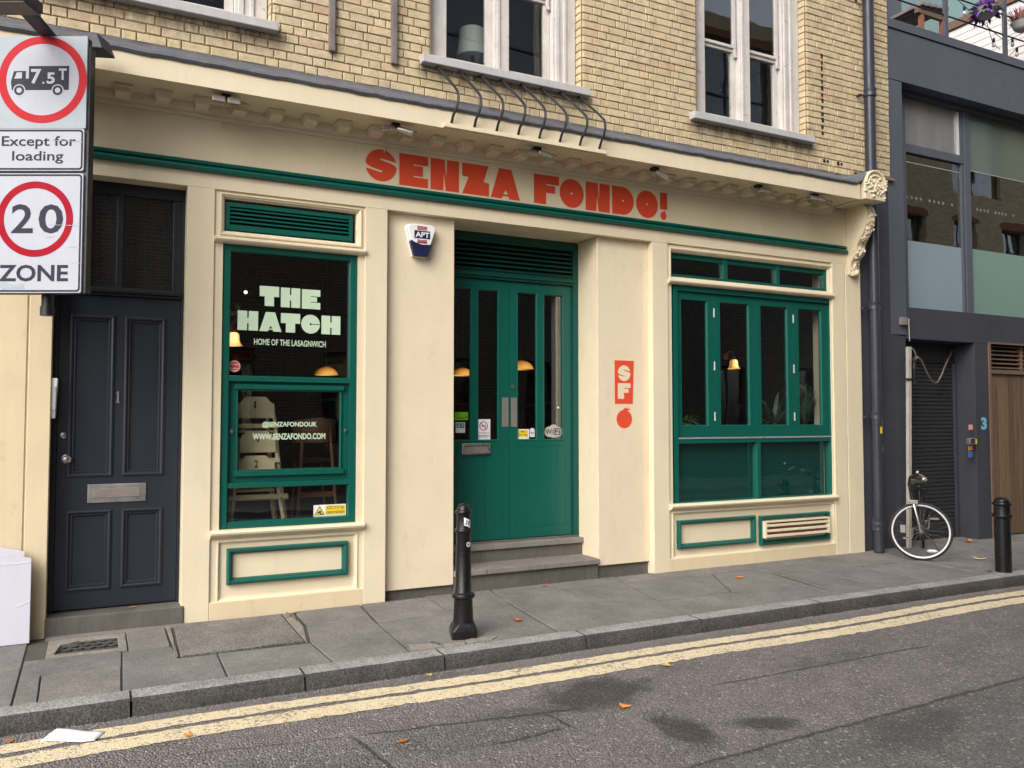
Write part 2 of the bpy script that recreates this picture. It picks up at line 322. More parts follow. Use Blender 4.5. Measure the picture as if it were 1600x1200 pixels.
    gut = n.m('MULTIPLY', n.mr(n.m('ADD', sepg.outputs[1], n.m('MULTIPLY', nz, .05)), -1.97, -1.83), n.mr(n.noise(5, 5, .7), .35, .6, .25, 1)); col = n.mix(n.m('MULTIPLY', gut, .5), col, (.20, .182, .165))
    h = n.m('ADD', n.m('MULTIPLY', vd, -1.6), n.m('MULTIPLY', n.noise(9, 5, .6), .8)); h = n.m('SUBTRACT', h, n.m('MULTIPLY', seams, .8))
    rg = n.mix(oil, (.86, .86, .86), (.7, .7, .7))
    return n.done(n.bsdf(col, rg, 0, n.bump(h, .8, .012), .35))
M['asphalt'] = asphalt()
def yellow_line():
    n = N('worn_yellow_line'); v = n.voro(150, out='Color'); sp = n.n('ShaderNodeSeparateColor'); n.set(sp.inputs[0], v)
    col = n.ramp(n.noise(2.6, 5, .7), [(.3, (.68, .57, .385)), (.55, (.72, .61, .41)), (.75, (.59, .52, .385))])
    col = n.scale_col(col, n.mr(sp.outputs[0], 0, 1, .80, 1.12))
    wear = n.mr(n.m('ADD', n.noise(46, 4, .75), n.m('MULTIPLY', n.noise(4, 5, .7), .35)), .735, .80); col = n.mix(n.m('MULTIPLY', wear, .8), col, (.12, .105, .095))
    h = n.m('ADD', n.m('MULTIPLY', n.voro(150), -1.0), n.noise(40, 3, .6))
    return n.done(n.bsdf(col, .8, 0, n.bump(h, .6, .01), .3))
M['yellow_line'] = yellow_line()
def far_brick(name, c1, c2, c3):
    n = N(name); b = n.n('ShaderNodeTexBrick'); b.inputs['Scale'].default_value = 1.0
    sw = n.n('ShaderNodeCombineXYZ'); sep = n.n('ShaderNodeSeparateXYZ'); n.set(sep.inputs[0], n.P()); n.set(sw.inputs[0], sep.outputs[0]); n.set(sw.inputs[1], sep.outputs[2])
    n.set(b.inputs['Vector'], sw.outputs[0]); b.inputs['Brick Width'].default_value = .225; b.inputs['Row Height'].default_value = .075; b.inputs['Mortar Size'].default_value = .006
    b.inputs['Color1'].default_value = (*c1, 1); b.inputs['Color2'].default_value = (*c2, 1); b.inputs['Mortar'].default_value = (*c3, 1)
    return n.done(n.bsdf(b.outputs['Color'], .9))
M['far_brick'] = far_brick('opposite_yellow_brick', (.52, .41, .25), (.40, .31, .19), (.40, .34, .25)); M['far_brick_dark'] = far_brick('opposite_black_brick', (.085, .070, .055), (.050, .044, .038), (.20, .18, .155))
def cane():
    n = N('woven_cane'); sep = n.n('ShaderNodeSeparateXYZ'); n.set(sep.inputs[0], n.P())
    a = n.m('ABSOLUTE', n.m('SINE', n.m('MULTIPLY', sep.outputs[0], 190))); b = n.m('ABSOLUTE', n.m('SINE', n.m('MULTIPLY', sep.outputs[2], 190)))
    f = n.m('MULTIPLY', a, b); return n.done(n.bsdf(n.ramp(f, [(.1, (.34, .16, .085)), (.7, (.07, .03, .018))]), .6))
M['cane'] = cane()
# ------------------------------------------------------------------ mesh helpers
OFF = {}                     # object name -> world offset of an unrotated root
class MB:
    """collects shapes and links them as one mesh object"""
    def __init__(s): s.v = []; s.f = []; s.mi = []; s.cur = 0
    def mat(s, i): s.cur = i; return s
    def face(s, idx): s.f.append(tuple(idx)); s.mi.append(s.cur)
    def quad(s, a, b, c, d):
        k = len(s.v); s.v += [tuple(a), tuple(b), tuple(c), tuple(d)]; s.face((k, k + 1, k + 2, k + 3)); return s
    def box(s, x0, x1, y0, y1, z0, z1):
        k = len(s.v); s.v += [(x, y, z) for z in (z0, z1) for y in (y0, y1) for x in (x0, x1)]
        for q in ((0, 2, 3, 1), (4, 5, 7, 6), (0, 1, 5, 4), (2, 6, 7, 3), (0, 4, 6, 2), (1, 3, 7, 5)): s.face([k + i for i in q])
        return s
    def hexa(s, lo, hi):
        """eight corners: lo = 4 points, hi = 4 points in the same turn"""
        k = len(s.v); s.v += [tuple(p) for p in lo] + [tuple(p) for p in hi]
        s.face((k + 3, k + 2, k + 1, k)); s.face((k + 4, k + 5, k + 6, k + 7))
        for i in range(4): j = (i + 1) % 4; s.face((k + i, k + j, k + 4 + j, k + 4 + i))
        return s
    def prism(s, loops, a, b, plane='xz', back=True):
        """polygon (outer loop and holes) extruded from depth a to b; plane xz: depth along y, xy: depth along z, yz: depth along x"""
        if not hasattr(loops[0][0], '__len__'): loops = [loops]
        def P(p, d):
            return (p[0], d, p[1]) if plane == 'xz' else (p[0], p[1], d) if plane == 'xy' else (d, p[0], p[1])
        tri = tessellate_polygon([[Vector((p[0], p[1], 0)) for p in L] for L in loops])
        flat = [p for L in loops for p in L]; n = len(flat); k = len(s.v)
        s.v += [P(p, a) for p in flat]
        for t in tri:
            A, B, C = (Vector((*flat[i], 0)) for i in t); up = (B - A).cross(C - A).z > 0
            t = list(t) if up else list(t)[::-1]      # counter-clockwise in the drawing plane
            if plane == 'xz': s.face([k + i for i in t])            # faces -y
            else: s.face([k + i for i in t[::-1]])
        if a == b: return s
        s.v += [P(p, b) for p in flat]
        if back:
            for t in tri:
                A, B, C = (Vector((*flat[i], 0)) for i in t); up = (B - A).cross(C - A).z > 0
                t = list(t) if up else list(t)[::-1]
                if plane == 'xz': s.face([k + n + i for i in t[::-1]])
                else: s.face([k + n + i for i in t])
        st = 0
        for L in loops:
            m = len(L)
            for i in range(m):
                j = (i + 1) % m; s.face((k + st + i, k + st + j, k + n + st + j, k + n + st + i))
            st += m
        return s
    def xprofile(s, x0, x1, prof, closed=True):
        """profile of (y, z) points swept along x"""
        k = len(s.v); n = len(prof); s.v += [(x0, y, z) for y, z in prof] + [(x1, y, z) for y, z in prof]
        for i in range(n if closed else n - 1): j = (i + 1) % n; s.face((k + i, k + n + i, k + n + j, k + j))
        if closed: s.face([k + i for i in range(n)]); s.face([k + n + i for i in range(n)][::-1])
        return s
    def ring(s, x0, x1, z0, z1, prof, closed=False):
        """moulding with mitred corners round a rectangle on the wall: profile of (inset, y)"""
        k = len(s.v); n = len(prof)
        for (cx, cz, sx, sz) in ((x0, z0, 1, 1), (x1, z0, -1, 1), (x1, z1, -1, -1), (x0, z1, 1, -1)):
            s.v += [(cx + sx * d, y, cz + sz * d) for d, y in prof]
        for c in range(4):
            c2 = (c + 1) % 4
            for i in range(n if closed else n - 1):
                j = (i + 1) % n; s.face((k + c * n + i, k + c2 * n + i, k + c2 * n + j, k + c * n + j))
        return s
    def frame(s, x0, x1, z0, z1, w, y0, y1, wt=None, wb=None):
        wt = w if wt is None else wt; wb = w if wb is None else wb
        s.box(x0, x0 + w, y0, y1, z0, z1); s.box(x1 - w, x1, y0, y1, z0, z1)
        s.box(x0 + w, x1 - w, y0, y1, z1 - wt, z1); s.box(x0 + w, x1 - w, y0, y1, z0, z0 + wb); return s
    def lathe(s, prof, n=20, c=(0, 0, 0), axis='z', cap=True):
        """profile of (radius, height) turned about an axis"""
        k = len(s.v)
        for r, h in prof:
            for i in range(n):
                a = 2 * math.pi * i / n; p, q = r * math.cos(a), r * math.sin(a)
                v = (p, q, h) if axis == 'z' else (p, h, q) if axis == 'y' else (h, p, q)
                s.v.append((c[0] + v[0], c[1] + v[1], c[2] + v[2]))
        for j in range(len(prof) - 1):
            for i in range(n):
                i2 = (i + 1) % n; s.face((k + j * n + i, k + j * n + i2, k + (j + 1) * n + i2, k + (j + 1) * n + i))
        if cap:
            s.face([k + i for i in range(n)][::-1]); m = k + (len(prof) - 1) * n; s.face([m + i for i in range(n)])
        return s
    def tube(s, pts, r, n=8, closed=False, cap=True):
        pts = [Vector(p) for p in pts]; k = len(s.v); m = len(pts); up = None
        rr = r if hasattr(r, '__len__') else [r] * m
        for i, p in enumerate(pts):
            d = (pts[(i + 1) % m] - pts[i - 1]) if closed else (pts[min(i + 1, m - 1)] - pts[max(i - 1, 0)])
            d.normalize()
            if up is None:
                up = Vector((0, 0, 1)) if abs(d.z) < .9 else Vector((1, 0, 0))
            u = d.cross(up).normalized(); w = u.cross(d).normalized(); up = w
            for q in range(n):
                a = 2 * math.pi * q / n; s.v.append(tuple(p + (u * math.cos(a) + w * math.sin(a)) * rr[i]))
        for i in range(m if closed else m - 1):
            i2 = (i + 1) % m
            for q in range(n):
                q2 = (q + 1) % n; s.face((k + i * n + q, k + i * n + q2, k + i2 * n + q2, k + i2 * n + q))
        if cap and not closed:
            s.face([k + q for q in range(n)][::-1]); s.face([k + (m - 1) * n + q for q in range(n)])
        return s
    def blob(s, c, r, sub=1, jit=0.0):
        bm = bmesh.new(); bmesh.ops.create_icosphere(bm, subdivisions=sub, radius=1.0)
        k = len(s.v); r = r if hasattr(r, '__len__') else (r, r, r)
        for v in bm.verts:
            f = 1 + random.uniform(-jit, jit); s.v.append((c[0] + v.co.x * r[0] * f, c[1] + v.co.y * r[1] * f, c[2] + v.co.z * r[2] * f))
        for f in bm.faces: s.face([k + v.index for v in f.verts])
        bm.free(); return s
    def text(s, body, x0, x1, z0, z1, y, bold=0.0, keep=False, depth=0.0):
        """flat lettering filled into the rectangle x0..x1, z0..z1 at depth y (facing -y)"""
        cu = bpy.data.curves.new('lettering', 'FONT'); cu.body = body; cu.offset = bold; cu.resolution_u = 3; cu.size = 1; cu.space_line = 1.0; cu.align_x = 'CENTER'
        o = bpy.data.objects.new('lettering', cu); COL.objects.link(o); bpy.context.view_layer.update()
        me = o.evaluated_get(bpy.context.evaluated_depsgraph_get()).to_mesh()
        vs_ = [v.co.copy() for v in me.vertices]; fs = [list(p.vertices) for p in me.polygons]
        bpy.data.objects.remove(o); bpy.data.curves.remove(cu)
        ax, bx = min(v.x for v in vs_), max(v.x for v in vs_); az, bz = min(v.y for v in vs_), max(v.y for v in vs_)
        sx, sz = (x1 - x0) / max(bx - ax, 1e-6), (z1 - z0) / max(bz - az, 1e-6)
        if keep: sx = sz = min(sx, sz)
        mx, mz = (x0 + x1) / 2, (z0 + z1) / 2; k = len(s.v)
        s.v += [(mx + (v.x - (ax + bx) / 2) * sx, y, mz + (v.y - (az + bz) / 2) * sz) for v in vs_]
        for f in fs: s.face([k + i for i in f])
        return s
    def shape(s, loops, x0, x1, z0, z1, a, b=None):
        """unit letter shape scaled into a rectangle of the wall"""
        if not hasattr(loops[0][0], '__len__'): loops = [loops]
        L = [[(x0 + p[0] * (x1 - x0), z0 + p[1] * (z1 - z0)) for p in q] for q in loops]
        return s.prism(L, a, a if b is None else b, 'xz', back=False)
    def turn(s, k, mtx):
        for i in range(k, len(s.v)): s.v[i] = tuple(mtx @ Vector(s.v[i]))
        return s
    def build(s, name, mats, parent=None, smooth=False, bevel=0.0, local=False, seg=2, angle=35):
        me = bpy.data.meshes.new(name); off = Vector((0, 0, 0)) if (local or parent is None) else OFF.get(parent.name, Vector((0, 0, 0)))
        me.from_pydata([tuple(Vector(p) - off) for p in s.v], [], s.f); mats = mats if isinstance(mats, (list, tuple)) else [mats]
        for m in mats: me.materials.append(M[m] if isinstance(m, str) else m)
        me.polygons.foreach_set('material_index', s.mi)
        bm = bmesh.new(); bm.from_mesh(me); bmesh.ops.remove_doubles(bm, verts=bm.verts, dist=1e-6)
        if not getattr(s, 'flat', False): bmesh.ops.recalc_face_normals(bm, faces=bm.faces)
        bm.to_mesh(me); bm.free()
        if smooth:
            me.polygons.foreach_set('use_smooth', [True] * len(me.polygons)); me.set_sharp_from_angle(angle=R(angle))
        me.update(); o = bpy.data.objects.new(name, me); COL.objects.link(o)
        if parent is not None: o.parent = parent; OFF[o.name] = OFF.get(parent.name, Vector((0, 0, 0))) if not local else Vector((0, 0, 0))
        else: OFF[o.name] = Vector((0, 0, 0))
        if bevel:
            b = o.modifiers.new('edge', 'BEVEL'); b.width = bevel; b.segments = seg; b.limit_method = 'ANGLE'; b.angle_limit = R(40); b.harden_normals = False
        return o
def flat(mb): mb.flat = True; return mb
def tag(o, label=None, cat=None, group=None, kind=None):
    if label: o['label'] = label
    if cat: o['category'] = cat
    if group: o['group'] = group
    if kind: o['kind'] = kind
    return o
def thing(name, label, cat, loc=(0, 0, 0), rot=(0, 0, 0), group=None):
    o = bpy.data.objects.new(name, None); COL.objects.link(o); o.location = loc; o.rotation_euler = rot; o.empty_display_size = .2
    OFF[o.name] = Vector(loc); return tag(o, label, cat, group)
def copy_tree(o, parent=None):
    c = o.copy(); COL.objects.link(c); c.parent = parent
    for ch in list(o.children): copy_tree(ch, c)
    return c
def circ(cx, cz, r, n=32, a0=0, a1=360, rz=None):
    full = abs(a1 - a0 - 360) < 1e-6; m = n if full else n + 1
    return [(cx + r * math.cos(R(a0 + (a1 - a0) * i / n)), cz + (rz or r) * math.sin(R(a0 + (a1 - a0) * i / n))) for i in range(m)]
def rrect(x0, x1, z0, z1, r, n=5):
    out = []
    for cx, cz, a in ((x1 - r, z0 + r, -90), (x1 - r, z1 - r, 0), (x0 + r, z1 - r, 90), (x0 + r, z0 + r, 180)): out += circ(cx, cz, r, n, a, a + 90)
    return out
def gz(y): return .012 + .02 * y      # pavement surface: a slight fall to the kerb

# fat geometric letters on a unit square
_uS = circ(.5, .5, .5, 26, 17, 164) + [(0, .55), (.05, .47), (.2, .405), (.46, .345), (.52, .335), (.535, .31), (.52, .285), (.48, .29), (.015, .37)] + circ(.5, .5, .5, 26, 196, 344) + [(1.0, .45), (.95, .53), (.8, .595), (.54, .655), (.48, .665), (.465, .69), (.48, .715), (.52, .71), (.985, .64)]
LET = {
 'S': _uS,
 'E': [(0, 0), (1, 0), (1, .30), (.49, .30), (.49, .337), (.82, .337), (.82, .663), (.49, .663), (.49, .70), (1, .70), (1, 1), (0, 1)],
 'N': [(0, 0), (.445, 0), (.465, .56), (.525, 0), (1, 0), (1, 1), (.572, 1), (.548, .42), (.492, 1), (0, 1)],
 'Z': [(0, 0), (1.02, 0), (1.02, .43), (.81, .46), (1, 1), (0, 1), (0, .57), (.24, .55)],
 'A': [[(0, 0), (.38, 0), (.41, .085), (.60, .085), (.63, 0), (1, 0), (.70, 1), (.28, 1)], [(.43, .15), (.585, .15), (.505, .29)]],
 'F': [(0, 0), (.48, 0), (.48, .40), (.84, .40), (.84, .655), (.49, .655), (.49, .70), (1, .70), (1, 1), (0, 1)],
 'O': [circ(.5, .5, .5, 48), circ(.5, .5, .042, 12, rz=.036)],
 'D': [[(0, 0), (.48, 0)] + circ(.48, .5, .52, 24, -88, 88, rz=.5) + [(.48, 1), (0, 1)], circ(.5, .5, .045, 12, rz=.036)],
 'T': [(.26, 0), (.74, 0), (.74, .48), (1, .48), (1, 1), (0, 1), (0, .48), (.26, .48)],
 'H': [(0, 0), (.465, 0), (.465, .36), (.535, .36), (.535, 0), (1, 0), (1, 1), (.535, 1), (.535, .64), (.465, .64), (.465, 1), (0, 1)],
 'C': circ(.5, .5, .5, 40, 2, 358) + [(.56, .482), (.53, .45), (.47, .45), (.45, .5), (.47, .55), (.53, .55), (.56, .518)],
}
TOMATO = circ(.5, .44, .44, 34, 112, 428, rz=.42) + [(.70, .83), (.86, .90), (.71, .92), (.66, 1.0), (.60, .93), (.44, .97), (.50, .90)]
# ------------------------------------------------------------------ ground: road, yellow lines, pavement with slabs and kerb
g = MB(); g.box(-120, 160, -160, 120, -.60, -.30); tag(g.build('ground', 'asphalt'), kind='structure')
road = MB(); road.box(-30, 45, -8.3, -1.70, -.30, -.125); road = tag(road.build('road', 'asphalt'), kind='structure')
def wavy(y0, y1, x0, x1, z, seed):
    rr = random.Random(seed); m = flat(MB()); xs = [x0 + (x1 - x0) * i / 900 for i in range(901)]
    def drift(x): return .035 * math.sin(x * .55 + 1.9) + .018 * math.sin(x * 1.9)
    for i in range(900):
        a, b = xs[i], xs[i + 1]
        if i == 0: ja = (rr.uniform(-.006, .006), rr.uniform(-.006, .006))
        jb = (ja[0] * .5 + rr.gauss(0, .005), ja[1] * .5 + rr.gauss(0, .005))
        m.quad((a, y0 + drift(a) + ja[0], z), (b, y0 + drift(b) + jb[0], z), (b, y1 + drift(b) + jb[1], z), (a, y1 + drift(a) + ja[1], z)); ja = jb
    return m
yl = wavy(-2.030, -1.890, -3, 22, -.121, 3).build('yellow_line', 'yellow_line', road); yl = wavy(-2.262, -2.085, -3, 22, -.121, 5).build('yellow_line', 'yellow_line', road)

pave = flat(MB())
pave.quad((-30, -1.70, gz(-1.7) - .012), (45, -1.70, gz(-1.7) - .012), (45, .9, gz(.9) - .012), (-30, .9, gz(.9) - .012))
pave = tag(pave.build('pavement', 'joint'), kind='structure')
def slab(poly, lift=None, mat='slab', gap=.0045):
    cx = sum(p[0] for p in poly) / len(poly); cy = sum(p[1] for p in poly) / len(poly)
    q = []
    for x, y in poly:
        dx, dy = cx - x, cy - y
        q.append((x + math.copysign(min(gap, abs(dx)), dx), y + math.copysign(min(gap, abs(dy)), dy)))
    lift = random.uniform(-.0025, .0035) if lift is None else lift; tx, ty = random.uniform(-.004, .004), random.uniform(-.004, .004)
    m = MB(); top = [(x, y, gz(y) + lift + tx * (x - cx) + ty * (y - cy)) for x, y in q]; bot = [(x, y, gz(y) - .06) for x, y in q]
    k = len(m.v); n = len(q); m.v += bot + top; m.face(range(n - 1, -1, -1)); m.face(range(n, 2 * n))
    for i in range(n): j = (i + 1) % n; m.face((i, j, n + j, n + i))
    return m.build('paving_slab', mat, pave, bevel=.004)
KB = -1.525
def rect(x0, x1, y0, y1, **k): return slab([(x0, y1), (x1, y1), (x1, y0), (x0, y0)], **k)
rect(-1.75, -.395, -.16, -.75); rect(-1.75, -.395, -.75, KB); rect(-3.0, -1.75, .0, -.8); rect(-3.0, -1.75, -.8, KB)
rect(-.75, -.395, .02, -.16); rect(-1.75, -.75, .02, -.16)
slab([(-.39, KB), (-.262, KB), (-.27, -.975), (-.39, -.965)]); slab([(-.262, KB), (.188, KB), (.20, -.985), (-.27, -.975)])
slab([(-.39, -.965), (.205, -.985), (.215, -.605), (-.265, -.605), (-.39, -.60)])
rect(-.29, .67, -.012, -.095, mat='step_light')
rect(.255, .535, -.10, -.645); slab([(.192, KB), (.808, KB), (.815, -.965), (.56, -.965), (.545, -.655), (.215, -.655)])
slab([(.575, -.93), (1.44, -.93), (1.44, -.05), (.60, -.02)], mat='coarse')
slab([(.815, KB), (1.50, KB), (1.47, -1.0), (.82, -.975)])
slab([(1.51, KB), (2.055, KB), (2.085, -.51), (1.55, -.50), (1.48, -.95)]); slab([(1.56, -.49), (2.09, -.50), (2.13, -.01), (1.56, -.02)])
slab([(2.145, -.01), (2.77, .0), (2.745, -.635), (2.10, -.655)]); slab([(2.09, -.665), (2.735, -.645), (2.735, -.525), (3.35, -.512), (3.285, KB), (2.07, KB)])
slab([(2.78, .06), (3.43, .05), (3.36, -.502), (2.76, -.51)]); slab([(3.445, .04), (4.09, .04), (4.07, -.275), (3.39, -.285)])
slab([(3.385, -.295), (4.065, -.285), (3.955, KB), (3.30, KB)]); slab([(4.08, -.21), (4.79, -.20), (4.635, -1.0), (4.015, -.88)])
slab([(4.10, .04), (4.86, .04), (4.80, -.19), (4.08, -.20)]); slab([(4.01, -.89), (4.63, -1.01), (4.54, KB), (3.965, KB)])
slab([(4.87, .04), (5.90, .04), (5.90, -.255), (4.81, -.20)]); slab([(4.80, -.21), (5.895, -.265), (5.50, -1.005), (4.645, -1.0)])
slab([(4.64, -1.015), (5.495, -1.015), (5.46, KB), (4.55, KB)]); slab([(5.905, -.27), (6.545, -.27), (6.44, -1.085), (5.51, -1.01)])
slab([(5.505, -1.02), (6.435, -1.095), (6.395, KB), (5.47, KB)]); rect(5.91, 6.55, .04, -.26)
slab([(6.56, .04), (7.86, .04), (7.85, -.125), (7.045, -.14), (7.04, -.70), (6.55, -.66)])
slab([(6.55, -.67), (7.035, -.715), (7.02, KB), (6.405, KB)], lift=.004); slab([(7.05, -.15), (7.85, -.135), (7.72, -.645), (7.72, -1.14), (7.05, -.72)])
slab([(7.05, -.735), (7.715, -1.155), (7.725, KB), (7.03, KB)]); slab([(7.865, .06), (8.62, .06), (8.60, -.61), (7.73, -.64)]); slab([(7.735, -.655), (8.60, -.625), (8.56, KB), (7.735, KB)])
x = 8.63
while x < 22:
    w = random.uniform(.7, 1.0); a = random.uniform(-.55, -.8); rect(x, x + w, .32, a); rect(x, x + w, a - .008, KB); x += w + .006
slab([(.540, -.10), (.585, -.02), (.57, -.62), (.548, -.64)], mat='cement'); slab([(.548, -.645), (.572, -.63), (.568, -.94), (.552, -.97), (.528, -.97)], mat='coarse', lift=.004)
slab([(1.45, -.96), (1.53, -.52), (1.545, -.02), (1.455, -.02), (1.45, -.5)], mat='cement', lift=-.003)
# broken cement patches beside the bollard
for poly in ([(2.09, -1.50), (2.32, -1.50), (2.30, -1.40), (2.10, -1.36)], [(2.33, -1.515), (2.50, -1.515), (2.52, -1.45), (2.34, -1.44)], [(2.52, -1.50), (2.72, -1.50), (2.80, -1.43), (2.66, -1.39), (2.53, -1.42)]):
    slab(poly, lift=.006, mat='cement', gap=.002)
# kerb stones: sawn top, rough face coloured darker for dirt and shade
KJ = [-3.2, -1.4, .235, 1.268, 2.25, 3.43, 4.56, 5.95, 7.30, 8.66, 9.9, 11.2, 12.6, 14.0, 15.5, 17.0, 18.6, 20.3, 22.0]
for a, b in zip(KJ[:-1], KJ[1:]):
    m = MB(); a2, b2 = a + .007, b - .007; n = 14; zt = gz(-1.7); dy = random.uniform(-.012, .012); rr = .012 if a < 8 else .03
    xs = [a2 + (b2 - a2) * i / n for i in range(n + 1)]; fr = [(-1.707 + dy * .6 + random.uniform(-.004, .004), zt - .018 + random.uniform(-.004, .004)) for _ in xs]
    k = len(m.v)
    for xx, (fy, fz) in zip(xs, fr):
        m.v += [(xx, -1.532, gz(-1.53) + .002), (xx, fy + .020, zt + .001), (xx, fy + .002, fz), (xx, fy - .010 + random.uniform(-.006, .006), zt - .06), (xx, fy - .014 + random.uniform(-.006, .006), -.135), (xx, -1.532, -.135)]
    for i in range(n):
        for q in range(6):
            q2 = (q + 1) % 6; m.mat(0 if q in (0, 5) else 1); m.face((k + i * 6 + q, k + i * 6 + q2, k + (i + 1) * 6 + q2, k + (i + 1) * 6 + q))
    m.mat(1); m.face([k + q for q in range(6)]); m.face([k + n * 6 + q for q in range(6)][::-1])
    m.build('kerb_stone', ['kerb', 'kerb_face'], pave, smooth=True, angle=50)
# cellar grating in its stone surround, let into the pavement
gr = thing('cellar_grating', 'worn cast iron cellar grating let into the pavement below the dark doorstep', 'grating', (.0, -.37, gz(-.37)))
m = MB(); zz = gz(-.36); m.frame(-.255, .245, -.60, -.105, .055, zz - .04, zz - .002)
m2 = MB(); m2.prism([[(-.262, -.60), (.25, -.60), (.25, -.105), (-.262, -.105)], [(-.215, -.54), (.195, -.54), (.195, -.205), (-.06, -.205), (-.18, -.28)]], zz - .05, zz + .001, 'xy'); m2.build('surround', 'cement', gr, bevel=.004)
m = MB(); m.prism([(-.21, -.538), (.193, -.538), (.193, -.207), (-.06, -.207), (-.178, -.282)], zz - .05, zz - .022, 'xy'); m.build('plate', 'iron', gr)
m = MB()
for i in range(11):
    x = -.185 + i * .037
    for j in range(4):
        y = -.515 + j * .082
        if y > -.30 and x < -.09: continue
        a = .5 if (i + j) % 2 else -.5
        k = len(m.v); m.box(-.016, .016, -.008, .008, zz - .024, zz - .003); m.turn(k, Matrix.Translation((x, y, 0)) @ Matrix.Rotation(a, 4, 'Z'))
tag(m.build('stud', 'iron', gr, bevel=.003), kind='stuff')
# tufts of moss and weed along the joints
m = flat(MB())
rw = random.Random(11)
for (x0, y0, x1, y1, cnt) in ((.6, -.945, 1.45, -.945, 150), (1.5, -.02, 1.54, -.5, 60), (2.07, -1.40, 2.3, -1.37, 70), (2.3, -1.37, 2.35, -1.5, 40), (3.2, -1.53, 3.6, -1.53, 60), (1.1, -.94, 1.5, -.9, 60), (1.44, -.2, 1.6, -.06, 40), (2.56, -1.52, 4.2, -1.53, 60)):
    for _ in range(cnt):
        t = rw.random(); x = x0 + (x1 - x0) * t + rw.gauss(0, .007); y = y0 + (y1 - y0) * t + rw.gauss(0, .007); z = gz(y) - .004; h = rw.uniform(.006, .018); a = rw.uniform(0, 6.28); w = .0035
        c_, s_ = math.cos(a), math.sin(a); k = len(m.v); m.v += [(x - c_ * w, y - s_ * w, z), (x + c_ * w, y + s_ * w, z), (x + rw.gauss(0, .008), y + rw.gauss(0, .008), z + h)]; m.face((k, k + 1, k + 2))
tag(m.build('moss', 'moss'), kind='stuff')
# loose grit in the gutter
m = MB()
for _ in range(2600):
    x = rw.uniform(-.7, 8.5) if rw.random() < .8 else rw.uniform(-.7, 2.5); y = -1.727 - abs(rw.gauss(0, .055)); r = rw.uniform(.0022, .0058) * (1.4 if rw.random() < .1 else 1)
    k = len(m.v); z = -.124 + r * .4
    m.v += [(x - r * rw.uniform(.7, 1.3), y, z), (x, y - r, z + r * .1), (x + r, y + r * .2, z), (x, y + r * rw.uniform(.7, 1.2), z), (x + r * .1, y, z + r * rw.uniform(.6, 1))]
    for q in ((0, 1, 4), (1, 2, 4), (2, 3, 4), (3, 0, 4)): m.face([k + i for i in q])
tag(m.build('gutter_grit', 'kerb'), kind='stuff')
# ------------------------------------------------------------------ the brick building with its cream and green shopfront
LZ = 3.57                                   # underside of the lintel band
bb = thing('brick_building', 'yellow stock brick building with cream and green painted shopfront', 'building', (4.0, .2, 0))
wall = MB()
WIN = [(-.355, 1.30), (2.80, 4.455), (5.995, 7.655)]; WZ0, WZ1 = 5.07, 7.75
xs = [-2.6] + [v for w in WIN for v in w] + [9.135]
for i, (a, b) in enumerate(zip(xs[0::2], xs[1::2])): wall.box(a + (.010 if i else 0), b - (.010 if b < 9 else 0), .009, .30, 4.30 if b < 9 else 4.75, 8.3)
wall.v = [v for v in wall.v]
for a, b in WIN: wall.box(a, b, .009, .30, 4.62, WZ0 - .07); wall.box(a, b, .009, .30, WZ1, 8.3)
wall.box(7.66, 8.5, .02, .30, 4.30, 4.75)
wall.box(-2.6, 9.135, .30, 3.9, 8.1, 8.3); wall.box(-2.6, -2.4, .3, 3.9, -.1, 8.1); wall.box(9.0, 9.135, .3, 3.9, 2.9, 8.1); wall.box(-2.6, 9.135, 3.7, 3.9, -.1, 8.3)
wall = wall.build('wall', 'mortar', bb)

def brick_mesh(w, h, d=.10, c=.0045):
    m = MB(); k = 0; a, b = w / 2, h / 2
    m.v += [(-a + c, 0, -b + c), (a - c, 0, -b + c), (a - c, 0, b - c), (-a + c, 0, b - c), (-a, c, -b), (a, c, -b), (a, c, b), (-a, c, b), (-a, d, -b), (a, d, -b), (a, d, b), (-a, d, b)]
    m.face((0, 1, 2, 3))
    for i in range(4): j = (i + 1) % 4; m.face((4 + i, 4 + j, j, i)); m.face((8 + i, 8 + j, 4 + j, 4 + i))
    return m
def bull_mesh(w, h, side, d=.125, r=.045):
    a = w / 2; prof = []
    arc = [(-a + r - r * math.cos(R(t)), r - r * math.sin(R(t))) for t in (90, 68, 45, 22, 0)]     # rounded front corner on the left
    poly = arc + [(-a, d), (a, d), (a, 0)]
    if side > 0: poly = [(-x, y) for x, y in poly][::-1]
    m = MB(); m.prism(poly, -h / 2 + .002, h / 2 - .002, 'xy'); return m
PITCH_Z = .0803; bricks = []
rb = random.Random(21)
def frac_in(x, y, z):
    d = Vector((x, y, z)) - CAM_LOC; c, s = math.cos(YAW), math.sin(YAW); f = Vector((s * math.cos(PITCH), c * math.cos(PITCH), math.sin(PITCH))); r = Vector((c, -s, 0)); u = r.cross(f)
    dz = d.dot(f); return d.dot(r) / dz, d.dot(u) / dz, dz
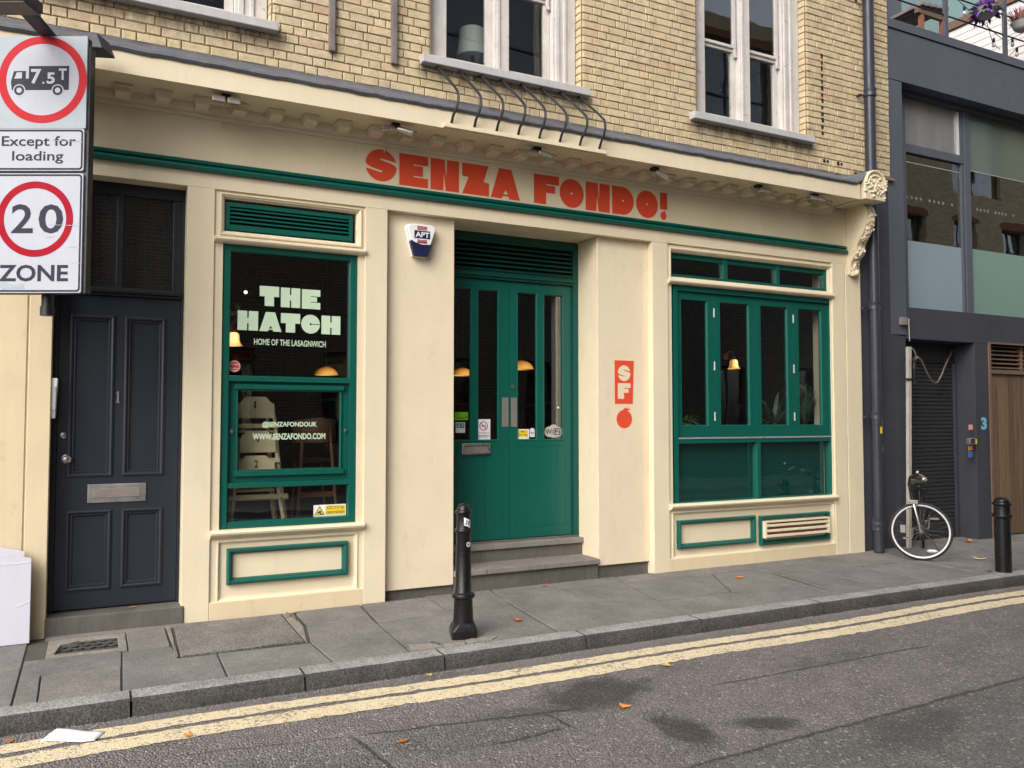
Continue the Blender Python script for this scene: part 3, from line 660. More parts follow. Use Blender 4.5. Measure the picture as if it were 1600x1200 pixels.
for k in range(-4, 36):
    z0 = 5.010 + PITCH_Z * k + .010; z1 = z0 + .0705
    if z0 > 8.2: break
    segs = [(-2.6, 9.135)] if z0 < WZ0 - .02 else [(a, b) for a, b in zip(xs[0::2], xs[1::2])]
    for (sa, sb) in segs:
        left_open, right_open = sa > -2.5, sb < 9.1
        base = -2.6 + (0 if k % 2 else -.169) + rb.uniform(-.015, .015); x = base; st = (k % 4 < 2); cells = []
        while x < sb:
            L = .215 if st else .102
            if rb.random() < .06: L = .102 if st else .215
            cells.append([x, x + L]); x += L + .0103; st = not st
        cells = [[max(a, sa), min(b, sb)] for a, b in cells if b > sa + .035 and a < sb - .035]
        if cells:
            cells[0][0] = sa if left_open else cells[0][0]; cells[-1][1] = sb
        for i, (a, b) in enumerate(cells):
            side = -1 if (left_open and i == 0) else 1 if (right_open and i == len(cells) - 1) else 0
            if z0 < 4.76 and a > 8.45: continue
            bricks.append((a, b, z0, z1, side))
def shown(b):
    u, v, d = frac_in((b[0] + b[1]) / 2, 0, (b[2] + b[3]) / 2)
    inside = abs(u) < .64 and abs(v) < .48
    if -.2 < u + .62 < .10 and v > .40 and b[1] < .25: inside = inside and b[0] > .1      # behind the traffic sign
    return (b[1] - b[0]) * (b[3] - b[2]) / (d * d) * (1 if inside else .0001)
order = sorted(bricks, key=shown, reverse=True); single = set(order[:296])
mesh_cache = {}; joined = MB()
for b in bricks:
    a, c, z0, z1, side = b; w, h = c - a, z1 - z0; key = (round(w, 3), side)
    mb = brick_mesh(w, h) if side == 0 else bull_mesh(w, h, side)
    y = rb.uniform(-.0025, .003); rz = rb.uniform(-.008, .008); loc = Vector(((a + c) / 2, y, (z0 + z1) / 2 + rb.uniform(-.0012, .0012)))
    if b in single:
        if key not in mesh_cache:
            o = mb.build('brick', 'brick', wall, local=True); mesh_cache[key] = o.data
        else:
            o = bpy.data.objects.new('brick', mesh_cache[key]); COL.objects.link(o); o.parent = wall
        o.location = loc - Vector((4.0, .2, 0)); o.rotation_euler = (0, rz, 0)
    else:
        k = len(joined.v)
        for v in mb.v: joined.v.append(tuple(Vector(v) + loc))
        for f in mb.f: joined.face([i + k for i in f])
joined.flat = True
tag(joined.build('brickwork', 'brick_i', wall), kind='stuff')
# dark patches of old fixings on the brick face
m = MB(); rs = random.Random(4)
for i in range(13): z = 5.14 + i * .080; m.box(7.915 + rs.uniform(-.006, .004), 7.945 + rs.uniform(-.004, .006), -.006, .01, z, z + rs.uniform(.03, .06))
for x in (7.93, 8.17): m.box(x, x + .035, -.006, .01, 4.80, 4.84); m.box(x + .06, x + .09, -.006, .01, 4.805, 4.835) 
m.build('mortar_stain', 'iron', wall)

# shopfront carcass
m = MB(); m.box(-2.6, 8.30, .02, .30, 3.79, 4.30); m.build('fascia', 'cream', bb)
m = MB(); m.box(-2.6, 8.545, 0, .30, LZ, 3.70); m.build('lintel_band', 'cream', bb, bevel=.003)
m = MB(); m.box(8.278, 8.545, 0.0, .30, 3.70, 4.30); m.build('end_block', 'cream', bb)
m = MB(); m.xprofile(-2.6, 8.285, [(.03, 3.697), (-.030, 3.697), (-.046, 3.706), (-.050, 3.722), (-.044, 3.738), (-.018, 3.744), (-.012, 3.752), (-.026, 3.762), (-.030, 3.780), (-.024, 3.790), (.03, 3.799)]); m.build('green_moulding', 'green', bb, smooth=True, angle=28)
m = MB(); m.xprofile(-2.6, 8.05, [(.06, 4.150), (.000, 4.156), (-.012, 4.176), (-.012, 4.186), (-.034, 4.198), (-.052, 4.222), (-.058, 4.258), (-.415, 4.258), (-.415, 4.250), (-.44, 4.250), (-.44, 4.43), (.0, 4.63), (.06, 4.63)]); m.build('cornice', 'cream', bb, smooth=True, angle=28)
m = MB(); m.box(-.052, .052, -.205, -.05, 4.190, 4.259); m.box(-.068, .068, -.222, -.05, 4.232, 4.2585); mu = m.build('mutule', 'cream', bb, local=True, bevel=.004)
mu.location = (-4.0 + .745 - .2929 * 11, -.2, 0)
for i in range(-10, 25):
    o = mu.copy(); COL.objects.link(o); o.location.x = -4.0 + .745 + .2929 * i
m = flat(MB()); rl = random.Random(9); prev = None
for i in range(0, 140):
    x = -2.6 + i * (8.13 + 2.6) / 139; j = rl.uniform(-.005, .005); j2 = rl.uniform(-.006, .006)
    up = max(0, (x - 7.93) / .20) ** 2 * .13
    ring = [(x, -.452, 4.412 + j + up), (x, -.466, 4.432 + j + up), (x, -.455, 4.452 + j * .7 + up), (x, -.30, 4.526 + j2 + up * .6), (x, -.02, 4.664 + j * .8), (x, .004, 4.700 + j * 1.2), (x, .02, 4.690)]
    k = len(m.v); m.v += ring
    if prev is not None:
        for q in range(6): m.face((prev + q, k + q, k + q + 1, prev + q + 1))
    prev = k
m.build('lead_flashing', 'lead', bb, smooth=True, angle=60)

def pilaster(x0, x1, y0=0.0, mat='cream', z0=-.08): m = MB(); m.box(x0, x1, y0, .32, z0, LZ); return m.build('pilaster', mat, bb, bevel=.004)
m = MB(); m.box(-2.6, -.457, .004, .32, -.08, LZ); m.build('wall_panel', 'cream_low', bb, bevel=.004)
m = MB(); m.box(-.457, -.444, .016, .32, -.08, LZ); m.build('joint_strip', 'cream', bb)
pilaster(-.444, -.292, mat='cream_low'); pilaster(.658, .872); pilaster(2.165, 2.372); pilaster(5.345, 5.553); pilaster(8.053, 8.266); pilaster(8.283, 8.545)
m = MB(); m.box(8.266, 8.283, .02, .32, -.08, LZ); m.build('joint_strip', 'cream', bb)
m = MB(); m.box(-.292, .658, .30, .34, LZ, 3.8); m.build('door_head', 'cream', bb)
m = MB(); m.box(2.372, 3.068, .08, .60, .086, LZ); m.build('wall_panel', 'cream_wall', bb, bevel=.005)
m = MB(); m.box(4.694, 5.345, .08, .60, .132, LZ); m.build('wall_panel', 'cream_wall', bb, bevel=.005)
m = MB(); m.box(2.372, 3.068, .115, .55, -.08, .086); m.build('plinth', 'step', bb); m = MB(); m.box(4.694, 5.345, .115, .55, -.08, .132); m.build('plinth', 'step', bb)
m = MB(); m.box(3.068, 4.694, .30, .64, LZ, 3.85); m.build('porch_soffit', 'cream', bb)

# ---- left entrance: navy door with fanlight
m = MB(); m.box(-.292, -.252, .165, .26, .147, LZ); m.box(.636, .658, .165, .26, .147, LZ); m.box(-.252, .636, .165, .26, 3.475, LZ); m.box(-.252, .636, .150, .26, 2.645, 2.715)
m.box(.143, .190, .175, .26, 2.715, 3.475); m.xprofile(-.252, .636, [(.15, 2.66), (.125, 2.67), (.12, 2.69), (.15, 2.705)]); m.box(.571, .636, .178, .26, 2.715, 3.475); m.box(-.252, -.052, .178, .26, 2.715, 3.475)
df = m.build('door_frame', 'navy_frame', bb, bevel=.003)
m = MB(); m.box(-.052, .143, .205, .211, 2.715, 3.475); m.box(.190, .571, .205, .211, 2.715, 3.475); m.build('pane', 'glass', df)
m = MB(); m.box(-.25, .62, .27, .275, 2.7, 3.5); m.build('backing', 'interior', df)
X = (-.250, -.165, .135, .228, .512, .634); Z = (.160, .312, .920, 1.205, 2.474, 2.640)
m = MB(); Y0, Y1 = .180, .225
m.box(X[0], X[1], Y0, Y1, Z[0], Z[5]); m.box(X[4], X[5], Y0, Y1, Z[0], Z[5]); m.box(X[2], X[3], Y0, Y1, Z[0], Z[5])
for a, b in ((X[1], X[2]), (X[3], X[4])):
    for c, d in ((Z[0], Z[1]), (Z[2], Z[3]), (Z[4], Z[5])): m.box(a, b, Y0, Y1, c, d)
    for c, d in ((Z[1], Z[2]), (Z[3], Z[4])):
        m.box(a, b, .199, .225, c, d); m.ring(a, b, c, d, [(-.012, .181), (-.010, .170), (.004, .166), (.014, .172), (.020, .186), (.030, .184), (.038, .192), (.040, .2)])
door = m.build('navy_door', 'navy', bb, bevel=.0015)
m = MB(); m.box(-.028, .395, .170, .181, .986, 1.133); lb = m.build('letterbox', 'steel', door, bevel=.003)
m = MB(); m.box(.012, .352, .165, .171, 1.025, 1.098); m.build('flap', 'steel_dull', lb, bevel=.003)
m = MB(); m.lathe([(.036, .180), (.036, .172), (.022, .168), (.018, .150), (.030, .140), (.033, .122), (.022, .110), (.004, .106)], 24, (-.181, 0, 1.336), 'y'); m.build('knob', 'chrome', door, smooth=True)
m = MB(); m.lathe([(.024, .180), (.024, .170), (.016, .166), (.003, .166)], 20, (-.207, 0, 1.522), 'y'); m.build('lock', 'chrome', door, smooth=True)
m = MB(); m.prism([(.168, 1.79), (.182, 1.79), (.182, 1.875), (.172, 1.875), (.162, 1.86), (.162, 1.855), (.168, 1.857)], .172, .18); m.box(.160, .190, .172, .18, 1.783, 1.790); m.build('door_number', 'steel', door)
m = MB(); m.box(-.298, .682, -.012, .24, -.05, .147); m.build('doorstep', 'step', bb, bevel=.012, seg=3)

# ---- recessed central entrance
m = MB(); m.box(3.06, 3.125, .462, .60, .39, LZ); m.box(4.632, 4.70, .462, .60, .39, LZ); m.box(3.125, 4.632, .462, .60, 3.478, LZ); m.box(3.125, 4.632, .462, .60, 3.100, 3.178); m.xprofile(3.125, 4.632, [(.462, 3.12), (.440, 3.125), (.434, 3.15), (.462, 3.165)])
cf = m.build('entrance_frame', 'green_dark', bb, bevel=.003)
m = MB(); m.box(3.125, 4.632, .575, .58, 3.178, 3.478); m.build('louvre_back', 'black', cf)
sl = None
for i in range(6):
    z = 3.196 + i * .0475
    if sl is None:
        mm = MB(); mm.hexa([(3.127, .475, -.006), (4.630, .475, -.006), (4.630, .545, .026), (3.127, .545, .026)], [(3.127, .475, .006), (4.630, .475, .006), (4.630, .545, .038), (3.127, .545, .038)])
        sl = mm.build('slat', 'green_dark', cf); sl.location.z += z
    else:
        o = sl.copy(); COL.objects.link(o); o.location.z = z
def leaf(x0, x1, panes, first):
    m = MB(); y0, y1 = .500, .548
    e = [x0, panes[0][0], panes[0][1], panes[1][0], panes[1][1], x1]
    for a, b in ((e[0], e[1]), (e[2], e[3]), (e[4], e[5])): m.box(a, b, y0, y1, 1.432, 2.99)
    m.box(x0, x1, y0, y1, 2.99, 3.096); m.box(x0, x1, y0, y1, 1.365, 1.432); m.box(x0, x1, y0, y1, .412, .52); m.box(x0, x0 + .075, y0, y1, .52, 1.365); m.box(x1 - .075, x1, y0, y1, .52, 1.365)
    for a, b in panes: m.ring(a, b, 1.432, 2.99, [(-.010, .501), (-.008, .494), (.002, .494), (.010, .512)])
    d = m.build('door_leaf', 'green', bb, bevel=.0025)
    for a, b in panes: g_ = MB(); g_.box(a, b, .520, .526, 1.432, 2.99); g_.build('pane', 'glass', d)
    n = 6; w = (x1 - x0 - .15) / n
    for i in range(n):
        g_ = MB(); yy = .503 if first else .5022; g_.box(x0 + .075 + i * w + (.0012 if first or i in (0, 5) else .0003), x0 + .075 + (i + 1) * w - (.0012 if first or i in (0, 5) else .0003), yy, .53, .52, 1.365); g_.build('board', 'green', d, bevel=.002)
    return d
dl = leaf(3.127, 3.874, ((3.205, 3.434), (3.510, 3.747)), True); dr = leaf(3.879, 4.630, ((3.967, 4.200), (4.286, 4.523)), False)
m = MB(); m.box(3.785, 3.860, .4955, .5005, 1.570, 1.876); m.build('push_plate', 'steel_dull', dl)
m = MB(); m.box(3.890, 3.964, .4955, .5005, 1.570, 1.876); m.build('push_plate', 'steel_dull', dr)
m = MB(); m.frame(3.330, 3.645, 1.294, 1.402, .020, .478, .5005); lb = m.build('letterbox', 'steel', dl, bevel=.005)
m = MB(); m.hexa([(3.350, .498, 1.314), (3.625, .498, 1.314), (3.625, .500, 1.382), (3.350, .500, 1.382)], [(3.350, .484, 1.314), (3.625, .484, 1.314), (3.625, .494, 1.382), (3.350, .494, 1.382)]); m.build('flap', 'steel_dull', lb)
m = MB(); m.lathe([(.020, .500), (.020, .490), (.010, .489), (.010, .494), (.002, .494)], 18, (3.905, 0, 1.988), 'y'); m.build('lock', 'chrome', dr, smooth=True)
m = MB(); m.lathe([(.012, .500), (.011, .492), (.003, .490)], 14, (4.458, 0, 1.775), 'y'); m.build('bell', 'white', dr, smooth=True)
m = MB(); m.box(3.07, 4.694, .455, .60, .36, .405); m.build('threshold', 'step', bb, bevel=.004)
m = MB(); m.box(3.068, 4.700, .365, .48, .334, .390); m.build('step', 'step_light', bb, bevel=.008, seg=3)
m = MB()
for a, b in ((3.07, 3.41), (3.414, 4.05), (4.054, 4.690)): m.box(a, b, .045, .42, .158, .212)
m.build('step', 'step_light', bb, bevel=.008, seg=3); m = MB(); m.box(3.068, 4.694, .395, .50, .18, .334); m.build('riser', 'step', bb); m = MB(); m.box(3.075, 4.692, .085, .40, -.05, .158); m.build('riser', 'step', bb)

# ---- cream surrounds of the two window bays
RAIL = [(.06, -.028), (.012, -.030), (-.004, -.028), (-.026, -.018), (-.036, -.002), (-.034, .012), (-.018, .022), (.0, .024), (.06, .026)]
REV = [(-.030, .0195), (-.028, .006), (-.018, .004), (-.012, .014), (-.004, .018), (.002, .040), (.012, .046), (.014, .10)]
def bay(x0, x1, ox0, ox1, uz0, uz1):
    m = MB(); Y0 = .02
    m.box(x0, ox0, Y0, .20, -.08, LZ); m.box(ox1, x1, Y0, .20, -.08, LZ); m.box(ox0, ox1, Y0, .20, uz1, LZ); m.box(ox0, ox1, Y0, .20, 3.135, uz0); m.box(ox0, ox1, Y0, .20, .645, .735)
    m.box(ox0, ox1, .036, .22, .15, .645)
    s = m.build('bay_surround', 'cream', bb, bevel=.002)
    r = MB(); r.ring(ox0, ox1, uz0, uz1, REV); r.build('opening_moulding', 'cream', bb, smooth=True, angle=25); r = MB(); r.ring(ox0, ox1, .155, .63, [(-.016, .0195), (-.014, .012), (-.006, .010), (.002, .016), (.008, .030), (.020, .034), (.022, .05)]); r.build('panel_moulding', 'cream', bb, smooth=True, angle=25)
    r = MB(); r.xprofile(x0, x1, [(y, 3.156 + z) for y, z in RAIL]); r.build('dado_rail', 'cream', bb, smooth=True, angle=40)
    r = MB(); r.xprofile(x0, x1, [(.04, .735), (-.026, .737), (-.046, .730), (-.056, .714), (-.050, .698), (-.034, .690), (-.018, .676), (.0, .664), (.04, .655)]); r.build('window_sill', 'cream', bb, smooth=True, angle=40)
    r = MB(); r.box(x0, x1, .002, .24, -.08, .148); r.build('skirting', 'cream_low', bb, bevel=.006)
bay(.872, 2.165, .945, 2.105, 3.225, 3.522)
bay(5.553, 8.053, 5.615, 8.030, 3.205, 3.500)
GM = [(0, .04), (0, .010), (.004, -.006), (.014, -.014), (.026, -.012), (.034, .004), (.042, .008), (.050, .030), (.052, .04)]
for a, b, c, d in ((1.008, 2.030, .280, .577), (5.668, 6.770, .245, .552), (6.842, 7.948, .205, .540)):
    r = MB(); r.ring(a, b, c, d, GM); r.build('green_panel_moulding', 'green', bb, smooth=True, angle=25)

# ---- cream vent over the right stall panel
m = MB(); m.box(6.858, 6.885, -.062, .01, .292, .482); m.box(7.862, 7.886, -.062, .01, .292, .482); m.box(6.885, 7.862, -.062, .01, .466, .482); m.box(6.885, 7.862, -.012, .012, .292, .466); vt = m.build('wall_vent', 'cream', bb, bevel=.002)
m = MB(); m.box(6.885, 7.862, -.0135, -.012, .294, .466); m.build('vent_back', 'stool_wood', vt)
for z in (.298, .358, .418):
    m = MB(); m.hexa([(6.886, -.060, z), (7.861, -.060, z), (7.861, -.020, z + .018), (6.886, -.020, z + .018)], [(6.886, -.060, z + .026), (7.861, -.060, z + .026), (7.861, -.020, z + .030), (6.886, -.020, z + .030)]); m.build('slat', 'cream', vt, bevel=.003)
# ---- louvre over the hatch window
m = MB(); m.frame(.965, 2.062, 3.252, 3.487, .035, .052, .12); lv = m.build('louvre', 'green', bb, bevel=.002)
m = MB(); m.box(.99, 2.04, .112, .118, 3.27, 3.47); m.build('louvre_back', 'black', lv)
sl = None
for i in range(5):
    z = 3.296 + i * .0350
    if sl is None:
        mm = MB(); mm.hexa([(1.0, .058, -.010), (2.027, .058, -.010), (2.027, .102, .010), (1.0, .102, .010)], [(1.0, .058, .002), (2.027, .058, .002), (2.027, .102, .022), (1.0, .102, .022)])
        sl = mm.build('slat', 'green', lv); sl.location.z += z
    else:
        o = sl.copy(); COL.objects.link(o); o.location.z = z

# ---- hatch window
m = MB(); m.frame(.951, 2.100, .736, 3.130, .058, .040, .135, wt=.055, wb=.052); m.box(1.009, 2.042, .040, .135, 1.970, 2.014); m.box(1.009, 2.042, .040, .135, 1.072, 1.115)
m.ring(1.009, 2.042, 2.014, 3.075, [(0, .042), (.004, .060), (.006, .088)]); m.ring(1.009, 2.042, .788, 1.072, [(0, .042), (.004, .060), (.006, .088)])
hw = m.build('shop_window', 'green', bb, bevel=.0025)
m = MB(); m.box(1.009, 2.042, .092, .098, 2.014, 3.075); m.build('pane', 'glass', hw)
m = MB(); m.box(1.009, 2.042, .092, .098, .788, 1.072); m.build('pane', 'glass', hw)
m = MB(); m.box(1.009, 1.086, .085, .13, 1.115, 1.970); m.box(1.974, 2.042, .085, .13, 1.115, 1.970); m.box(1.086, 1.974, .085, .13, 1.900, 1.970); m.box(1.086, 1.974, .085, .13, 1.115, 1.205)
m.box(1.062, 1.998, .052, .09, 1.905, 1.945); m.box(1.062, 1.998, .052, .09, 1.168, 1.208); m.ring(1.080, 1.980, 1.208, 1.905, [(0, .084), (.0, .070), (.010, .070), (.014, .098)])
sh = m.build('serving_hatch', 'green', bb, bevel=.0025)
m = MB(); m.box(1.086, 1.974, .100, .106, 1.205, 1.905); m.build('pane', 'glass', sh)
for x in (1.043, 2.014):
    m = MB(); m.lathe([(.012, .085), (.012, .068), (.003, .066)], 14, (x, 0, 1.550), 'y'); m.box(x - .006, x + .006, .064, .072, 1.528, 1.56); m.build('latch', 'steel', sh, smooth=True)

# ---- folding window of the right bay
m = MB(); m.frame(5.620, 8.022, 3.210, 3.492, .018, .060, .13); m.box(6.392, 6.448, .060, .13, 3.228, 3.474); m.box(7.196, 7.246, .060, .13, 3.228, 3.474); m.box(7.975, 8.004, .060, .13, 3.228, 3.474); m.box(5.638, 7.975, .056, .13, 3.228, 3.250); m.box(5.638, 7.975, .075, .13, 3.430, 3.474)
tw = m.build('transom_window', 'green', bb, bevel=.002)
for a, b in ((5.638, 6.392), (6.448, 7.196), (7.246, 7.975)): m = MB(); m.box(a, b, .100, .106, 3.250, 3.43); m.build('pane', 'glass', tw)
m = MB(); m.frame(5.652, 8.075, .692, 3.118, .052, .030, .14, wt=.052, wb=.052); m.box(5.704, 8.023, .034, .14, 1.385, 1.432); m.box(6.838, 6.892, .034, .14, .744, 1.385)
for a, b in ((5.704, 6.838), (6.892, 8.023)): m.ring(a, b, .744, 1.385, [(0, .036), (.004, .055), (.006, .09)])
fw = m.build('folding_window', 'green', bb, bevel=.0025)
m = MB(); m.box(5.704, 8.023, .026, .06, 1.4325, 1.448); m.build('track', 'alu', fw)
for a, b in ((5.704, 6.838), (6.892, 8.023)):
    m = MB(); m.box(a, b, .110, .116, .744, 1.385); m.build('pane', 'glass', fw); m = MB(); m.box(a, b, .150, .16, .70, 1.40); m.build('back_panel', 'green', fw)
for (a, b, p, q) in ((5.708, 6.238, 5.779, 6.150), (6.242, 6.855, 6.330, 6.763), (6.859, 7.453, 6.940, 7.364), (7.457, 8.020, 7.543, 7.925)):
    m = MB(); y0, y1 = .062, .11; m.box(a, p, y0, y1, 1.450, 3.064); m.box(q, b, y0, y1, 1.450, 3.064); m.box(p, q, y0, y1, 2.980, 3.064); m.box(p, q, y0, y1, 1.450, 1.580)
    m.ring(p, q, 1.580, 2.980, [(0, .064), (.004, .080), (.006, .092)])
    lf = m.build('casement', 'green', bb, bevel=.0025); m = MB(); m.box(p, q, .090, .096, 1.580, 2.980); m.build('pane', 'glass', lf)
    if b in (6.238, 7.453):
        for z in (2.80, 2.20, 1.63):
            m = MB(); m.lathe([(.009, z), (.009, z + .1)], 10, (b + .002, .057, 0)); m.build('hinge', 'alu', lf, smooth=True)

# ---- sash windows above
def upper_window(x0, x1, mul=True):
    m = MB(); z0, z1 = WZ0 - .01, WZ1; w = x1 - x0; zm = 6.01
    xl, a0, a1, b0, b1, xr = x0, x0 + .18, x0 + .625, x0 + .88, x0 + 1.292, x1
    m.box(xl, a0, .10, .24, z0, z1); m.box(a1 + .075, b0 - .02, .10, .24, z0, z1); m.box(b1 + .075, xr, .10, .24, z0, z1); m.box(xl, xr, .10, .24, z1 - .12, z1)
    for (p, q) in ((a1 + .095, a1 + .13), (b1 + .105, b1 + .15), (b1 + .20, b1 + .235)): m.box(p, q, .086, .102, z0, z1)
    fr = m.build('sash_window', 'white_old', bb, bevel=.005)
    for (p, q) in ((a0, a1), (b0, b1)):
        s = MB(); s.box(q, q + .072, .165, .21, z0, zm); s.box(p - .008, p + .003, .165, .21, z0, zm); s.box(p, q, .165, .21, z0, z0 + .13); s.box(p - .005, q + .072, .150, .205, zm - .04, zm)
        s.box(q, q + .050, .130, .16, zm, z1); s.box(p, q + .05, .128, .162, zm, zm + .035)
        s.build('sash', 'white_old', fr, bevel=.003)
        s = MB(); s.box(p, q, .180, .185, z0 + .13, zm - .04); s.build('pane', 'glass_up', fr); s = MB(); s.box(p, q, .145, .150, zm + .035, z1 - .12); s.build('pane', 'glass_up', fr)
        s = MB(); s.prism([(q + .012, zm), (q + .048, zm), (q + .050, zm - .06), (q + .060, zm - .085), (q + .050, zm - .11), (q + .028, zm - .105), (q + .018, zm - .07)], .126, .162); s.build('horn', 'white_old', fr, bevel=.004)
    s = MB(); s.hexa([(x0 - .13, -.085, 4.985), (x1 + .07, -.085, 4.985), (x1 + .07, .16, 4.985), (x0 - .13, .16, 4.985)], [(x0 - .13, -.080, 5.066), (x1 + .07, -.080, 5.066), (x1 + .07, .16, 5.085), (x0 - .13, .16, 5.085)]); s.build('sill', 'sill', fr, bevel=.008, seg=3)
    return fr
w1, w2, w3 = [upper_window(a + .008, b - .008) for a, b in WIN]
for x in (4.17, 4.22): m = MB(); m.tube([(x + .01 * math.sin(i * 2.1), .42 + .03 * math.cos(i * 1.7), 5.0 + i * .2) for i in range(13)], .045, 8); m.build('curtain', 'curtain', w2, smooth=True)
# rooms behind the glass
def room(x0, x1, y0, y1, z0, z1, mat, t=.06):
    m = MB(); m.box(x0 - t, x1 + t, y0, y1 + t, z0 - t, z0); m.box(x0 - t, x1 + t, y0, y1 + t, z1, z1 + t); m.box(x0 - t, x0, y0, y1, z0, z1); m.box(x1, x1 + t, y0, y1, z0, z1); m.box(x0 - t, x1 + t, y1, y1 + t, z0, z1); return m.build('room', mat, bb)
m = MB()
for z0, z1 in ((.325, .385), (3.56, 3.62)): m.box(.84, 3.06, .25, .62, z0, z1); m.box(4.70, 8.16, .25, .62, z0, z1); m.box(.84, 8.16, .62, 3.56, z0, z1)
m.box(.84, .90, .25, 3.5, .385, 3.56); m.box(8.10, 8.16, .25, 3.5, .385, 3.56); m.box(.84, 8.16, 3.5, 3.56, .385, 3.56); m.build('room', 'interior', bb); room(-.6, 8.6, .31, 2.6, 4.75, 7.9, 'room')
m = MB(); m.box(1.0, 8.0, 3.40, 3.49, .40, 1.75); m.build('dado_panelling', 'interior_red', bb)
m = MB(); m.box(5.6, 8.05, .25, .62, 1.40, 1.44); m.build('inner_ledge', 'interior_red', bb)
m = MB(); m.box(4.560, 4.615, .60, .615, 1.2, 3.0); m.box(4.455, 4.52, .62, .64, 1.40, 3.0); m.build('inner_post', 'steel_dull', bb)

# ---- carved end bracket and cap
m = MB()
prof = [(.02, 3.44), (-.036, 3.44), (-.047, 3.52), (-.058, 3.585), (-.090, 3.637), (-.140, 3.68), (-.155, 3.715), (-.145, 3.755), (-.150, 3.79), (-.192, 3.85), (-.240, 3.915), (-.270, 3.98), (-.290, 4.045), (-.304, 4.11), (-.305, 4.18), (-.285, 4.23), (-.25, 4.262), (-.20, 4.285), (.02, 4.30)]
m.xprofile(8.318, 8.352, prof); m.xprofile(8.352, 8.372, [(y + .016 if y < 0 else y, z) for y, z in prof]); m.xprofile(8.372, 8.412, prof); m.xprofile(8.412, 8.430, [(y + .016 if y < 0 else y, z) for y, z in prof]); m.xprofile(8.430, 8.466, prof)
br = m.build('bracket', 'cream', bb, bevel=.005, smooth=True)
m = MB(); rc = random.Random(5)
def on(z):
    for (y0, z0), (y1, z1) in zip(prof[1:-1], prof[2:]):
        if z0 <= z <= z1 and z1 > z0: return y0 + (y1 - y0) * (z - z0) / (z1 - z0)
    return -.05
for i in range(170):
    z = rc.uniform(3.50, 3.60) if i < 14 else rc.uniform(3.64, 3.74) if i < 34 else rc.uniform(3.84, 4.14); x = 8.392 + rc.gauss(0, .026)
    m.blob((x, on(z) - .004, z), (rc.uniform(.010, .024), rc.uniform(.014, .032), rc.uniform(.012, .028)), 1, .3)
for i in range(46): m.blob((8.318, rc.uniform(-.20, -.03) * (1 if i % 2 else .6), rc.uniform(3.9, 4.22)), (.010, rc.uniform(.010, .022), rc.uniform(.008, .02)), 1, .25)
m.box(8.345, 8.44, -.075, .0, 3.425, 3.50); m.blob((8.392, -.085, 3.46), (.035, .02, .035), 2)
for x, sx in ((8.320, -1), (8.464, 1)):
    for t in range(30): a = t * .45; r = .052 - t * .0015; m.blob((x, -.100 + r * math.cos(a), 3.745 + r * math.sin(a)), (.010, .009, .009), 1)
tag(m.build('carving', 'cream', br, smooth=True, angle=80), kind='stuff')
m = MB(); arch = [(8.105, 4.262), (8.445, 4.262), (8.452, 4.42)] + circ(8.275, 4.455, .180, 14, 0, 180, rz=.165) + [(8.098, 4.42)]
m.prism(arch, -.470, .0); cp = m.build('cap_block', 'cream', bb, bevel=.010)
m = MB(); m.tube([(x, -.476, z) for x, z in circ(8.275, 4.455, .165, 12, 0, 180, rz=.150)], .016, 8); m.tube([(x, -.474, z) for x, z in circ(8.275, 4.445, .120, 10, 0, 180, rz=.105)], .012, 8)
for i in range(70): m.blob((8.275 + rc.gauss(0, .070), -.474, 4.40 + rc.gauss(0, .052)), (rc.uniform(.010, .026), rc.uniform(.012, .03), rc.uniform(.010, .026)), 1, .25)
tag(m.build('carving', 'cream', cp, smooth=True, angle=80), kind='stuff')
# stone capping under the end of the brickwork
m = MB(); m.box(8.56, 9.205, -.012, .2, 4.735, 4.762); m.build('end_capping', 'cement', bb)
# ------------------------------------------------------------------ dark modern building on the right
db = thing('charcoal_building', 'charcoal clad building with big frosted windows and a roller shutter', 'building', (11.5, .2, 0))
W0, W1, DY = 9.43, 18.0, .03
m = MB(); m.box(9.137, W1, DY, .5, 6.10, 6.775); m.build('cladding', 'slate', db, bevel=.004)
for a, b in ((9.137, 11.62), (11.626, 14.6), (14.606, W1)): m = MB(); m.box(a, b, .012, .5, 6.782, 6.900); m.build('coping', 'slate', db, bevel=.004)
m = MB(); m.box(9.137, W0, DY + .003, .5, 2.745, 6.094); m.build('cladding', 'slate', db, bevel=.003)
m = MB(); m.box(8.55, 9.137, DY + .006, .5, -.08, 4.734); m.box(9.137, 9.268, DY + .006, .5, -.08, 2.740); m.build('wall', 'slate_low', db, bevel=.003)
m = MB(); m.box(W0, W1, DY, .5, 2.700, 3.112); m.build('cladding', 'slate_low', db, bevel=.003)
m = MB(); m.box(9.268, 9.422, DY + .016, .5, -.08, 2.740); m.build('wall', 'slate_low', db, bevel=.003)
m = MB(); m.box(10.800, 11.092, DY + .002, .5, -.08, 2.698); m.build('wall', 'slate_low', db, bevel=.003)
m = MB(); m.box(8.55, W1, .5, 4.0, -.1, .0); m.box(8.55, W1, .5, 4.0, 6.70, 6.78); m.box(W1 - .2, W1, .5, 4, 0, 6.8); m.box(8.56, W1, 3.9, 4.0, 0, 6.8); m.box(9.2, W1, .6, 3.9, 2.80, 3.05); m.box(9.137, 9.30, .5, 3.9, 0, 6.7); m.build('carcass', 'interior', db)
